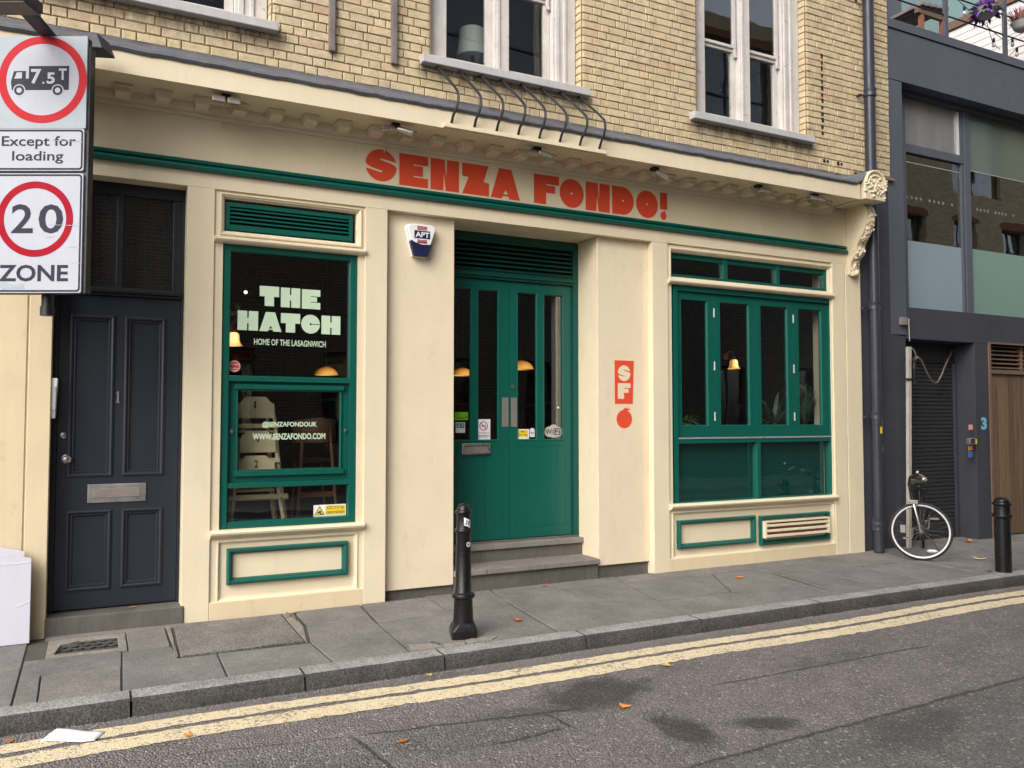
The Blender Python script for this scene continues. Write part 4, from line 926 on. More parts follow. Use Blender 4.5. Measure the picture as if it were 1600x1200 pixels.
# windows
YG = .280
m = MB(); m.box(W0, W1, .20, .34, 6.045, 6.10); m.box(W0, 9.76, .24, .34, 3.112, 6.045)
for a, b in ((10.985, 11.115), (13.6, 13.73), (16.2, 16.33)): m.box(a, b, .235, .33, 3.112, 6.045)
m.box(9.76, 10.985, .24, .33, 5.275, 5.392); m.box(9.76, W1, .25, .33, 3.112, 3.135); m.box(10.93, 10.985, .25, .33, 3.135, 6.045)
wf = m.build('window', 'slate', db, bevel=.003)
m = MB(); m.box(10.885, 10.897, .245, .30, 5.392, 6.02); m.build('glazing_bead', 'alu', wf)
for a, b, z0, z1, mt in ((9.76, 10.93, 5.392, 6.045, 'blind'), (9.76, 10.93, 3.135, 4.075, 'frost'), (11.115, 13.6, 3.135, 4.085, 'frost_green'), (11.115, 13.6, 5.215, 6.045, 'film'), (13.73, 16.2, 3.135, 4.085, 'frost_green'), (13.73, 16.2, 5.215, 6.045, 'film')):
    m = MB(); m.box(a, b, YG, YG + .006, z0, z1); m.build('frosted_pane', mt, wf)
for a, b, z0, z1 in ((9.76, 10.93, 4.075, 5.275), (11.115, 13.6, 4.085, 5.215), (13.73, 16.2, 4.085, 5.215), (16.33, W1, 3.135, 6.045)):
    m = MB(); m.box(a, b, YG + .001, YG + .006, z0, z1); m.build('pane', 'glass_dk', wf)
m = MB(); m.box(9.76, 10.93, YG - .003, YG, 5.150, 5.160); m.box(11.115, 13.6, YG - .003, YG, 5.212, 5.222); m.build('pane_line', 'alu', wf)  # thin pale strip across each pane
for i, x in enumerate((9.81, 9.905, 9.995, 10.09, 10.275, 10.37, 10.465, 10.56, 10.75, 11.15, 11.31, 11.39, 11.47, 11.55, 11.73, 11.81, 11.885, 11.97, 12.15)): m = MB(); m.prism(circ(x, 4.67, .024, 10), YG - .002, YG - .001); m.build('dot', 'step_light', wf)
# roller shutter
m = MB(); m.box(9.422, 10.80, .33, .36, 2.43, 2.70); m.box(9.422, 10.80, .315, .33, 2.425, 2.445); m.build('shutter_box', 'shutter', db, bevel=.003)
m = MB(); n = 46; pr = []
for i in range(n):
    z = -.02 + i * (2.44 / n); h = 2.44 / n; pr += [(.345, z), (.331, z + h * .12), (.327, z + h * .5), (.331, z + h * .88)]
m.xprofile(9.422, 10.80, pr + [(.36, 2.43), (.36, -.02)]); m.build('roller_shutter', 'shutter', db, smooth=True, angle=50)
m = MB(); m.box(10.735, 10.80, .295, .326, 0, 2.43); m.build('shutter_guide', 'slate_low', db, bevel=.003)
# plank door and grille
m = MB(); m.box(11.096, 11.150, .02, .4, -.02, 2.725); m.box(11.150, W1 - 3, .02, .4, 2.70, 2.728); m.box(11.150, W1 - 3, .06, .4, 2.288, 2.345); m.box(11.150, 11.29, .10, .13, -.02, 2.288) ; pf = m.build('plank_door', 'brown_frame', db, bevel=.003)
m = MB(); m.box(11.150, W1 - 3, .25, .3, 2.345, 2.70); m.build('grille_back', 'black', pf)
sl = None
for i in range(6):
    z = 2.368 + i * .060
    if sl is None: mm = MB(); mm.hexa([(11.150, .09, 0), (15.0, .09, 0), (15.0, .15, .022), (11.150, .15, .022)], [(11.150, .09, .012), (15.0, .09, .012), (15.0, .15, .034), (11.150, .15, .034)]); sl = mm.build('slat', 'brown_frame', pf); sl.location.z = z
    else: o = sl.copy(); COL.objects.link(o); o.location.z = z
m = MB(); m.box(11.93, 11.96, .08, .16, 2.345, 2.70); m.build('grille_mullion', 'brown_frame', pf)
x = 11.165
for i in range(30):
    w = random.uniform(.085, .15)
    if x + w > 15: break
    m = MB(); m.box(x, x + w - .004, .095, .12, .03, 2.286); m.build('plank', 'planks', pf, bevel=.002); x += w
m = MB(); m.lathe([(.02, .095), (.02, .085), (.008, .08), (.008, .05)], 12, (12.02, 0, 1.13), 'y'); m.box(11.98, 12.03, .045, .055, 1.12, 1.14); m.build('handle', 'chrome', pf, smooth=True)
m = MB(); m.box(15.005, W1, .03, .4, -.1, 2.70); m.build('wall', 'slate_low', db)
# roof terrace
m = MB()
for x in (9.22, 10.447, 11.772, 13.1, 14.4): m.box(x - .042, x + .042, .085, .115, 6.90, 7.95)
m.build('railing_post', 'slate', db, bevel=.003)
for z in (7.245, 7.545, 7.845, 8.10):
    m = MB(); m.tube([(9.15, .10, z), (14.6, .10, z + .02)], .011, 8); m.build('railing_bar', 'black', db, smooth=True)
tb = MB(); tb.box(12.985, 13.10, .15, 1.9, 6.78, 6.95); tb.box(13.01, 13.1, .15, 1.9, 6.95, 8.3); tb = tb.build('terrace_wall', 'boards', db)
z = 6.955
while z < 8.28: m = MB(); m.hexa([(12.985, .15, z), (13.01, .15, z), (13.01, 1.88, z), (12.985, 1.88, z)], [(12.992, .15, z + .1195), (13.01, .15, z + .1195), (13.01, 1.88, z + .1195), (12.992, 1.88, z + .1195)]); m.build('board', 'boards', tb); z += .121
m = MB(); m.box(12.95, 13.12, .12, 1.9, 8.305, 8.44); m.build('wall_trim', 'brown_frame', tb, bevel=.004)
m = MB(); m.box(13.0, 13.1, .3, 1.9, 8.45, 9.8); m.build('glazed_screen', 'teal_glass', db)
m = MB(); m.box(9.2, 11.05, 1.92, 2.0, 6.78, 10.2); m.build('terrace_back_wall', 'grey_render', db)
m = MB(); m.box(11.05, 11.9, 1.90, 2.0, 6.78, 10.2); m.build('terrace_back_wall', 'slate', db); m = MB(); m.box(11.9, 13.0, 1.90, 2.0, 6.78, 10.2); m.build('glazed_screen', 'teal_glass', db)
m = MB(); m.box(10.45, 10.50, 1.85, 1.93, 7.9, 9.2); m.box(11.0, 11.06, 1.85, 1.93, 7.9, 9.2); m.box(9.6, 11.06, 1.85, 1.93, 7.80, 7.88); m.box(9.6, 10.45, 1.88, 1.915, 7.88, 9.2); m.build('terrace_window', 'slate_low', db, bevel=.004)
# timber canopy box hanging on the terrace
tc = thing('timber_canopy_box', 'dark timber slatted canopy box seen from below behind the terrace railing', 'canopy_box', (11.15, 1.2, 7.75))
for i in range(5): m = MB(); m.box(10.85 + i * .13, 10.95 + i * .13, .75, 1.6, 7.80 + i * .012, 7.85 + i * .012); m.build('slat', 'wood_grey', tc, bevel=.004)
m = MB(); m.box(10.82, 11.5, .80, .86, 7.70, 7.79); m.box(10.82, 11.5, 1.45, 1.51, 7.70, 7.79); m.build('rail', 'brown_frame', tc, bevel=.004)
for a, b in ((10.9, .80), (11.38, .80), (10.9, 1.45), (11.38, 1.45)): m = MB(); m.box(a, a + .06, b, b + .06, 6.78, 7.69); m.build('leg', 'stool_wood', tc)

# ------------------------------------------------------------------ building across the street, seen mirrored in the panes
ob = thing('opposite_building', 'brown brick building across the street mirrored in the tinted upper windows', 'building', (12, -11.3, 0))
OY = -11.0; OX0, OX1 = -1.2, 34.0; OWZ = ((.9, 3.2), (6.9, 8.7), (9.7, 12.9)); ow = [(x, x + 1.35) for x in (1.8, 4.6, 7.4, 10.2, 13.0, 15.8, 18.6, 21.4, 24.2, 27.0, 29.8, 32.2)]
owt = [(1.2, 3.7), (7.2, 10.5), (15.0, 18.4), (21.0, 24.0), (27.0, 30.0)]
lo_, hi_ = MB(), MB()
for lo, hi in OWZ:
    prev = OX0; t = lo_ if hi < 4 else hi_
    for a, b in (ow if lo < 9 else owt): t.box(prev, a, OY - .6, OY, lo, hi); prev = b
    t.box(prev, OX1, OY - .6, OY, lo, hi)
for lo, hi in ((-.2, .9), (3.2, 6.3)): lo_.box(OX0, OX1, OY - .6, OY, lo, hi)
for lo, hi in ((6.3, 6.9), (8.7, 9.7), (12.9, 13.6)): hi_.box(OX0, OX1, OY - .6, OY, lo, hi)
lo_.build('ground_storey_wall', 'far_brick_dark', ob); hi_.build('wall', 'far_brick', ob); m = MB(); m.box(OX0, OX1, OY - 4, OY - .65, -.2, 13.6); m.build('inner_wall', 'interior', ob)
for lo, hi in OWZ:
    for a, b in (ow if lo < 9 else owt):
        m = MB(); m.frame(a, b, lo, hi, .07, OY - .30, OY - .22); m.box(a + .07, b - .07, OY - .30, OY - .22, (lo + hi) / 2 - .03, (lo + hi) / 2 + .03); m.box((a + b) / 2 - .02, (a + b) / 2 + .02, OY - .285, OY - .23, lo + .07, hi - .07)
        f = m.build('window', 'slate', ob); m = MB(); m.box(a + .07, b - .07, OY - .272, OY - .266, lo + .07, hi - .07); m.build('pane', 'glass_up', f)
        if hi > 4: m = MB(); m.prism([(a - .1, hi), (b + .1, hi), (b + .1, hi + .16), (b - .2, hi + .25), (a + .2, hi + .25), (a - .1, hi + .16)], OY, OY + .02); m.build('lintel', 'terracotta', ob)
m = MB(); m.box(-30, 45, -11.0, -8.3, -.3, -.02); tag(m.build('far_pavement', 'slab'), kind='structure')
# ------------------------------------------------------------------ lettering and signs
s = thing('shop_sign', 'big red SENZA FONDO! lettering painted along the cream fascia', 'sign', (3.85, .02, 3.82))
YL = .0185
for ch, a, b in (('S', 2.163, 2.464), ('E', 2.487, 2.773), ('N', 2.797, 3.089), ('Z', 3.121, 3.402), ('A', 3.425, 3.749), ('F', 3.905, 4.198), ('O', 4.204, 4.493), ('N', 4.516, 4.815), ('D', 4.844, 5.122), ('O', 5.151, 5.440)):
    z0, z1 = (3.829, 4.126) if ch == 'S' else (3.821, 4.120)
    m = flat(MB()); m.mat(0).shape(LET[ch], a, b, z0, z1, YL)
    o = m.build('letter', ['red'], s)
m = flat(MB()); m.quad((5.468, YL, 3.938), (5.566, YL, 3.938), (5.564, YL, 4.123), (5.470, YL, 4.123)); m.shape(TOMATO, 5.466, 5.562, 3.822, 3.928, YL); m.build('exclamation_mark', 'red', s)

s = thing('wall_emblem', 'red SF panel with a tomato below, painted right of the green doors', 'sign', (5.02, .08, 1.55))
YL = .0785
m = flat(MB()); m.quad((4.897, YL + .0007, 1.804), (5.145, YL + .0007, 1.804), (5.162, YL + .0007, 2.281), (4.897, YL + .0007, 2.281)); m.shape(TOMATO, 4.905, 5.146, 1.541, 1.785, YL + .0007); m.build('pale_edge', 'halo', s)
m = flat(MB()); m.quad((4.907, YL, 1.812), (5.135, YL, 1.812), (5.152, YL, 2.273), (4.904, YL, 2.273)); m.build('panel', 'red', s)
m = flat(MB()); m.shape(LET['S'], 4.944, 5.107, 2.055, 2.222, YL - .0008); m.build('letter', 'cream', s)
m = flat(MB()); m.shape(LET['F'], 4.944, 5.107, 1.865, 2.032, YL - .0008); m.build('letter', 'cream', s)
m = flat(MB()); m.shape(TOMATO, 4.913, 5.138, 1.549, 1.780, YL); m.build('tomato', 'red', s)

YV = .0905
s = thing('window_lettering', 'mint green THE HATCH lettering on the upper glass of the left shop window', 'sign', (1.52, YV, 2.29))
E2 = [(0, 0), (1, 0), (1, .34), (.49, .34), (.49, .375), (.82, .375), (.82, .625), (.49, .625), (.49, .66), (1, .66), (1, 1), (0, 1)]
for sh_, a, b, c, d in ((LET['T'], 1.259, 1.423, 2.628, 2.800), (LET['H'], 1.438, 1.606, 2.626, 2.798), (E2, 1.620, 1.783, 2.624, 2.796), (LET['H'], 1.079, 1.249, 2.409, 2.576), (LET['A'], 1.260, 1.447, 2.408, 2.575), (LET['T'], 1.441, 1.607, 2.407, 2.574), (LET['C'], 1.616, 1.782, 2.406, 2.573), (LET['H'], 1.795, 1.966, 2.406, 2.572)):
    m = flat(MB()); m.shape(sh_, a, b, c, d, YV); m.build('letter', 'mint', s)
m = flat(MB()); m.text('HOME OF THE LASAGNWICH', 1.217, 1.836, 2.288, 2.342, YV, .018); m.build('small_lettering', 'mint', s)
s = thing('web_address', 'mint web address lettering on the sliding hatch pane', 'sign', (1.53, YV, 1.47))
YW = .0985
m = flat(MB()); m.text('@SENZAFONDOUK', 1.296, 1.766, 1.574, 1.629, YW, .03); m.build('small_lettering', 'mint', s)
m = flat(MB()); m.text('WWW.SENZAFONDO.COM', 1.217, 1.841, 1.473, 1.527, YW, .03); m.build('small_lettering', 'mint', s)

def plate(name, label, cat, x0, x1, z0, z1, y, bg, extra=None, th=.002, r=.004):
    m = MB(); m.prism(rrect(x0, x1, z0, z1, r, 3), y, y + th); o = m.build(name, bg); tag(o, label, cat)
    if extra:
        for nm, mt, fn in extra: q = flat(MB()); fn(q); q.build(nm, mt, o)
    return o
def cctv(q):
    pass
c0, c1, d0, d1 = 1.741, 2.030, .795, .895
tri = lambda r, cx, cz: [(cx + r * math.cos(R(a)), cz + r * math.sin(R(a))) for a in (210, 330, 90)]
plate('cctv_sign', 'yellow and white CCTV in operation sign in the corner of the left shop window', 'sign', c0, c1, d0, d1, .0885, 'white', [
    ('panel', 'yellow', lambda q: q.prism(rrect(c0 + .105, c1 - .008, d0 + .010, d1 - .010, .004, 3), .0878, .0878)),
    ('triangle', 'ink', lambda q: q.prism(tri(.055, c0 + .054, d0 + .038), .0878, .0878)),
    ('triangle', 'yellow', lambda q: q.prism(tri(.044, c0 + .054, d0 + .038), .0874, .0874)),
    ('camera_symbol', 'ink', lambda q: (q.prism([(c0 + .032, d0 + .036), (c0 + .062, d0 + .050), (c0 + .070, d0 + .036), (c0 + .042, d0 + .022)], .0870, .0870), q.prism([(c0 + .060, d0 + .032), (c0 + .082, d0 + .018), (c0 + .078, d0 + .012), (c0 + .056, d0 + .022)], .0870, .0870))),
    ('lettering', 'ink', lambda q: (q.text('CCTV in\noperation', c0 + .113, c1 - .014, d0 + .014, d0 + .087, .0872, .006)))])
o = MB(); o.prism(circ(1.058, 2.098, .052, 24), .0895, .0915); o = tag(o.build('round_sticker', 'sticker_red'), 'small round red sticker in the lower left corner of the upper hatch glass', 'sticker')
q = flat(MB()); q.prism([circ(1.058, 2.098, .046, 24), circ(1.058, 2.098, .042, 24)], .0891, .0891); q.box(1.020, 1.096, .0889, .0891, 2.112, 2.117); q.box(1.022, 1.094, .0889, .0891, 2.078, 2.083); q.box(1.035, 1.082, .0889, .0891, 2.060, 2.066); q.build('print', 'halo', o)
YD = .5155
plate('hygiene_sticker', 'bright green rating sticker on the leftmost pane of the green doors', 'sticker', 3.262, 3.408, 1.640, 1.722, YD, 'green_print', [('print', 'ink', lambda q: ([q.prism(circ(3.276 + i * .022, 1.662, .007, 10), YD - .001, YD - .001) for i in range(5)], q.prism([circ(3.388, 1.668, .013, 14), circ(3.388, 1.668, .008, 14)], YD - .001, YD - .001)))])
plate('small_notice', 'small white and teal notice below the green sticker', 'notice', 3.273, 3.376, 1.512, 1.618, YD, 'white', [('print', 'teal_print', lambda q: (q.box(3.280, 3.368, YD - .001, YD - .0008, 1.560, 1.609),)), ('symbol', 'white', lambda q: (q.prism([(3.286, 1.566), (3.296, 1.566), (3.306, 1.590), (3.316, 1.566), (3.326, 1.566), (3.308, 1.602)], YD - .0016, YD - .0016), q.box(3.335, 3.362, YD - .0016, YD - .0015, 1.592, 1.596), q.box(3.335, 3.362, YD - .0016, YD - .0015, 1.578, 1.582)))])
plate('no_smoking_sign', 'white no smoking notice with a red ring on the green door glass', 'sign', 3.511, 3.660, 1.440, 1.650, YD, 'white', [
    ('ring', 'sign_red', lambda q: (q.prism([circ(3.583, 1.580, .047, 28), circ(3.583, 1.580, .039, 28)], YD - .001, YD - .001), q.prism([(3.552, 1.606), (3.558, 1.612), (3.614, 1.554), (3.608, 1.548)], YD - .0014, YD - .0014))),
    ('symbol', 'ink', lambda q: (q.box(3.555, 3.600, YD - .0008, YD - .0006, 1.576, 1.584), q.box(3.604, 3.610, YD - .0008, YD - .0006, 1.576, 1.596))),
    ('lettering', 'sign_red', lambda q: q.text('NO SMOKING', 3.520, 3.650, 1.500, 1.515, YD - .001)), ('small_print', 'navy_print', lambda q: (q.box(3.522, 3.648, YD - .001, YD - .0008, 1.480, 1.485), q.box(3.522, 3.648, YD - .001, YD - .0008, 1.466, 1.471)))])
plate('step_warning', 'yellow Mind your step notice in a white border on the right green door', 'sign', 3.971, 4.113, 1.443, 1.545, YD, 'white', [('panel', 'yellow', lambda q: q.box(3.983, 4.101, YD - .001, YD - .0005, 1.462, 1.536)), ('lettering', 'ink', lambda q: q.text('Mind\nyour step', 3.990, 4.095, 1.472, 1.530, YD - .0015, .01))])
m = MB(); m.prism(circ(4.152, 1.525, .031, 20) , YD, YD + .002); m.prism(rrect(4.124, 4.180, 1.462, 1.512, .008), YD, YD + .002); o = tag(m.build('opening_sticker', 'white'), 'little white rounded sticker beside the yellow step notice', 'sticker')
q = flat(MB()); q.prism([circ(4.152, 1.525, .022, 18), circ(4.152, 1.525, .016, 18)], YD - .001, YD - .001); q.box(4.134, 4.170, YD - .001, YD - .0008, 1.480, 1.486); q.build('print', 'grey_print', o)
m = MB(); m.prism(circ(4.372, 1.515, .075, 24, rz=.058), YD, YD + .002); m.prism(circ(4.450, 1.515, .073, 24, rz=.056), YD - .0006, YD + .002); m.prism(circ(4.411, 1.522, .062, 24, rz=.072), YD - .0012, YD + .002)
o = tag(m.build('wifi_sticker', 'grey_print'), 'grey cloud shaped WiFi sticker on the rightmost door pane', 'sticker')
q = flat(MB()); q.text('Wi', 4.312, 4.396, 1.490, 1.545, YD - .002, .02); q.prism([rrect(4.408, 4.508, 1.480, 1.552, .02), rrect(4.416, 4.500, 1.488, 1.544, .016)], YD - .002, YD - .002); q.text('Fi', 4.424, 4.492, 1.494, 1.538, YD - .002, .02); q.build('lettering', 'ink', o)

# burglar alarm on the left wall panel
ax, az = 2.706, 3.315
al = thing('alarm_box', 'white and navy APT burglar alarm box on the cream wall panel', 'alarm', (ax, .08, 3.165))
out = [(-.075, -.145), (.055, -.145), (.140, .105), (.138, .142), (.095, .158), (-.095, .158), (-.138, .142), (-.142, .105)]
m = MB(); o8 = [(ax + x * 1.03, az + z * 1.02) for x, z in out]; i8 = [(ax + x * .97, az + z * .97) for x, z in out]
m.prism(o8, .045, .082); m.build('back_plate', 'white', al, bevel=.008)
m = MB(); m.prism(i8, -.005, .045); m.build('cover', 'white', al, bevel=.012, seg=3)
m = MB(); m.prism([(ax - .077, az - .145), (ax + .057, az - .145), (ax + .106, az - .010), (ax + .084, az - .030), (ax + .0, az - .036), (ax - .062, az - .022), (ax - .108, az + .002), (ax - .116, az - .015)], -.009, .040); m.build('strobe_cover', 'navy_print', al, bevel=.006)
m = flat(MB()); m.quad((ax - .076, -.0072, az + .018), (ax + .080, -.0072, az + .018), (ax + .080, -.0072, az + .092), (ax - .076, -.0072, az + .092)); m.build('panel', 'navy_print', al)
m = flat(MB()); m.text('APT', ax - .066, ax + .072, az + .030, az + .080, -.0084, .03); m.build('lettering', 'white', al)
m = flat(MB())
for z in (.100, .113, .126, -.002, -.015, -.026): m.quad((ax - .048, -.0072, az + z), (ax + .050, -.0072, az + z), (ax + .050, -.0072, az + z + .008), (ax - .048, -.0072, az + z + .008))
m.build('stripe', 'sign_red', al)

# ------------------------------------------------------------------ traffic sign on wall brackets
SX, SY, SZ = -.355, -.747, 2.37
ts = thing('traffic_sign', 'white traffic sign with red rings, 7.5T lorry limit above a 20 zone plate', 'traffic sign', (SX, SY, SZ), (0, 0, -YAW))
def L(px, py=0): return (px - 67) * .00443
def H(py): return 3.988 - (py - 124) * .00443 - SZ
def V(p): return [(L(a), H(b)) for a, b in p]
m = MB(); m.box(L(-10), L(139), .018, .085, H(458), H(70)); m.box(L(-10), L(136), .02, .06, H(70), H(57)); m.build('casing', 'black', ts, local=True, bevel=.004)
m = MB(); m.prism(rrect(L(-10), L(135.5), H(201), H(55), .01), .0, .018); tp = m.build('limit_plate', 'sign_grey', ts, local=True, bevel=.0015)
C0 = (L(67), H(124))
m = flat(MB()); m.prism([circ(C0[0], C0[1], .305, 64), circ(C0[0], C0[1], .250, 64)], -.001, -.001); m.build('red_ring', 'sign_red2', tp, local=True)
m = flat(MB()); m.prism(circ(C0[0], C0[1], .250, 64), -.0008, -.0008); m.build('white_disc', 'sign_white', tp, local=True)
q_ = lambda p: V([(a * .15, b * .15) for a, b in p])
m = flat(MB()); m.prism(q_([(130, 940), (118, 850), (148, 738), (272, 735), (272, 818), (303, 818), (303, 685), (720, 682), (720, 935), (660, 935)]), -.0016, -.0016)
m.build('lorry_symbol', 'sign_ink', tp, local=True)
m = flat(MB())
for cx in (207, 605): m.prism([circ(L(cx * .15), H(940 * .15), .042, 24), circ(L(cx * .15), H(940 * .15), .035, 24)], -.0022, -.0022); m.prism(circ(L(cx * .15), H(940 * .15), .0185, 20), -.0026, -.0026)
m.prism(q_([(178, 752), (232, 750), (232, 815), (152, 818)]), -.0022, -.0022)
m.text('7', *[L(v * .15) for v in (325, 432)], *[H(v * .15) for v in (872, 715)], -.0022, .03); m.text('.', *[L(v * .15) for v in (445, 467)], *[H(v * .15) for v in (874, 850)], -.0022); m.text('5', *[L(v * .15) for v in (490, 575)], *[H(v * .15) for v in (872, 752)], -.0022, .03); m.text('T', *[L(v * .15) for v in (613, 695)], *[H(v * .15) for v in (830, 710)], -.0022, .03)
m.build('white_marks', 'sign_white', tp, local=True)
for cx in (207, 605): m = flat(MB()); m.prism([circ(L(cx * .15), H(940 * .15), .035, 24), circ(L(cx * .15), H(940 * .15), .0185, 20)], -.0024, -.0024); m.build('wheel_symbol', 'sign_ink', tp, local=True)
def lower(name, py0, py1, rows):
    m = MB(); m.prism(rrect(L(-9), L(133.5), H(py1 + 1.5), H(py0 - 1.5), .014), .0, .018); p = m.build(name, 'sign_white', ts, local=True, bevel=.0015)
    m = flat(MB()); m.prism([rrect(L(-6), L(132), H(py1), H(py0), .024), rrect(L(-3.2), L(129.2), H(py1 - 2.8), H(py0 + 2.8), .014)], -.001, -.001); m.build('border', 'sign_ink', p, local=True)
    for t, a, b, c, d, bo in rows: m = flat(MB()); m.text(t, L(a), L(b), H(d), H(c), -.0012, bo); m.build('lettering', 'sign_ink', p, local=True)
    return p
lower('exception_plate', 203, 266, [('Except for', 6, 121, 213, 233.5, .014), ('loading', 22.7, 102, 236.6, 256.5, .014)])
zp = lower('zone_plate', 273, 456, [('2', 24, 57.5, 319.8, 365, .015), ('0', 66, 104, 319.8, 365.6, .015), ('ZONE', 6.7, 113.4, 414, 440, .025)])
m = flat(MB()); m.prism([circ(L(60.5), H(343), .2607, 64), circ(L(60.5), H(343), .213, 64)], -.0014, -.0014); m.build('red_ring', 'sign_red', zp, local=True)
m = flat(MB()); rq = random.Random(8)
for a, b, c, d in ((84, 219.5, 133, 222), (82, 351.5, 130, 353), (112, 386, 130, 387), (117, 411, 131, 411.5), (20, 449, 48, 451), (78, 371, 92, 370)): m.quad((L(a), -.0017, H(b)), (L(c), -.0017, H(d)), (L(c), -.0017, H(d + .7)), (L(a), -.0017, H(b + .7)))
m.prism(V([(5, 443), (17, 440), (28, 445), (47, 443), (46, 449), (30, 451), (13, 452)]), -.00175, -.00175)
m.build('scratch', 'sign_grey', zp, local=True)
m = MB(); m.lathe([(.040, .06), (.040, 1.9)], 16, (L(66.5), .13, 0)); m.lathe([(.047, .0), (.047, .062)], 16, (L(66.5), .13, 0)); m.build('tube', 'black', ts, local=True, smooth=True)
for z in (.55, 1.62):
    a = Vector((L(66.5), .13, z)); dvec = Matrix.Rotation(YAW, 3, 'Z') @ Vector((0, .62, 0))
    m = MB(); m.tube([a, a + dvec], .022, 8); m.box(a.x + dvec.x - .06, a.x + dvec.x + .06, a.y + dvec.y - .01, a.y + dvec.y + .012, z - .07, z + .07); m.build('wall_bracket', 'black', ts, local=True, smooth=True)
# lamp units above the sign: one reaching forward over it, one behind
m = MB(); m.hexa([(-.03, -.02, 1.93), (.05, -.02, 1.93), (.07, .12, 1.93), (-.03, .12, 1.93)], [(.0, -.44, 1.962), (.08, -.44, 1.962), (.08, -.40, 2.02), (-.0, -.40, 2.02)]); m.build('lamp_arm', 'slate_low', ts, local=True, bevel=.006)
m = MB(); m.box(-.24, .205, -.56, -.36, 1.892, 1.968); m.build('lamp_housing', 'slate_low', ts, local=True, bevel=.015, seg=3); m = MB(); m.box(-.22, .185, -.545, -.375, 1.884, 1.893); m.build('lens', 'step_light', ts, local=True)
m = MB(); m.hexa([(.16, .14, 1.915), (.335, .14, 1.905), (.345, .32, 1.905), (.16, .32, 1.915)], [(.16, .14, 2.015), (.29, .15, 2.02), (.30, .31, 2.02), (.16, .31, 2.015)]); m.build('lamp_housing', 'slate_low', ts, local=True, bevel=.006)
m = MB(); m.box(.03, .17, .19, .25, 1.94, 1.98); m.box(.03, .07, .13, .2, 1.85, 1.98); m.build('lamp_arm', 'slate_low', ts, local=True, bevel=.004)
# ------------------------------------------------------------------ things on the front of the building
it = thing('intercom', 'pale grey intercom box screwed to the left jamb of the navy door', 'intercom', (-.305, .06, 1.66))
m = MB(); m.hexa([(-.318, .03, 1.655), (-.262, .03, 1.655), (-.262, .19, 1.655), (-.318, .19, 1.655)], [(-.322, .02, 1.965), (-.248, .02, 1.965), (-.248, .19, 1.965), (-.322, .19, 1.965)]); m.build('housing', 'white', it, bevel=.006)
m = MB(); m.box(-.315, -.258, .014, .021, 1.72, 1.90); m.build('face_plate', 'grey_print', it, bevel=.003)

dp = thing('drainpipe', 'black cast iron drainpipe at the right end of the brickwork', 'drainpipe', (8.655, -.10, 0))
m = MB(); m.lathe([(.066, 4.60), (.066, 8.2)], 18, (8.660, -.095, 0)); m.lathe([(.062, .02), (.062, 4.72)], 18, (8.655, -.115, 0)); m.build('pipe', 'pipe', dp, smooth=True)
for z, c in ((5.76, .076), (7.0, .074), (3.06, .074), (1.70, .072), (.40, .082), (.33, .078)):
    m = MB(); m.lathe([(.064, z - .055), (c, z - .05), (c, z - .02), (c - .006, z), (c + .002, z + .02), (c + .002, z + .045), (.064, z + .05)], 18, (8.657, -.105, 0)); m.build('collar', 'pipe', dp, smooth=True, angle=50)
    if z > 1: m = MB(); m.box(8.53, 8.79, -.060, -.045, z - .035, z - .012); m.box(8.535, 8.56, -.045, .03, z - .035, z - .012); m.box(8.755, 8.78, -.045, .03, z - .035, z - .012); m.build('bracket', 'pipe', dp, bevel=.003)
def pipe_sticker(z0, z1, a0, a1, mt, name, label):
    m = MB(); n = 6; k = 0; r = .0645
    pts = [(8.655 + r * math.cos(R(a0 + (a1 - a0) * i / n)), -.115 + r * math.sin(R(a0 + (a1 - a0) * i / n))) for i in range(n + 1)]
    m.v += [(x, y, z0) for x, y in pts] + [(x, y, z1) for x, y in pts]
    for i in range(n): m.face((i, i + 1, n + 1 + i + 1, n + 1 + i))
    m.flat = True; return tag(m.build(name, mt), label, 'sticker')
pipe_sticker(1.56, 1.65, 292, 330, 'yellow', 'sticker', 'narrow yellow sticker on the drainpipe, above the bigger one')
pipe_sticker(1.475, 1.555, 255, 325, 'yellow', 'sticker', 'torn yellow and orange sticker on the drainpipe, lower of the two')
pipe_sticker(1.24, 1.315, 290, 325, 'white', 'sticker', 'small white sticker on the drainpipe below the yellow ones')

# spotlights tucked under the cornice
def spot(x, style, label):
    t = thing('spotlight', label, 'spotlight', (x, -.36, 4.13), group='spotlights under the cornice')
    m = MB(); m.box(x - .035, x + .035, -.36, -.29, 4.225, 4.256); m.build('mount', 'black', t, bevel=.004)
    if style == 2:
        for s_ in (-1, 1):
            m = MB(); m.hexa([(x + s_ * .058 - .050, -.40, 4.170), (x + s_ * .058 + .050, -.40, 4.170), (x + s_ * .058 + .050, -.31, 4.190), (x + s_ * .058 - .050, -.31, 4.190)], [(x + s_ * .058 - .050, -.39, 4.222), (x + s_ * .058 + .050, -.39, 4.222), (x + s_ * .058 + .050, -.31, 4.222), (x + s_ * .058 - .050, -.31, 4.222)]); m.build('floodlight', 'steel_dull', t, bevel=.006)
    else:
        dirs = ((-1, .5), (1, .5)) if style == 1 else ((1, .9),) if style == 0 else ((1, .2),)
        for sx, up in dirs:
            a = Vector((x + sx * .015, -.33, 4.215)); b = a + Vector((sx * .13, -.03, -.065 * up)); m = MB(); m.tube([a, a + (b - a) * .15, b], [.020, .027, .029], 14); m.build('lamp_head', 'steel', t, smooth=True, angle=50)
    m = MB(); m.tube([(x, -.29, 4.245), (x + .01, -.15, 4.235), (x + .01, -.05, 4.20), (x + .01, -.005, 4.15), (x + .01, .015, 4.10)], .005, 6); m.build('cable', 'cream', t, smooth=True)
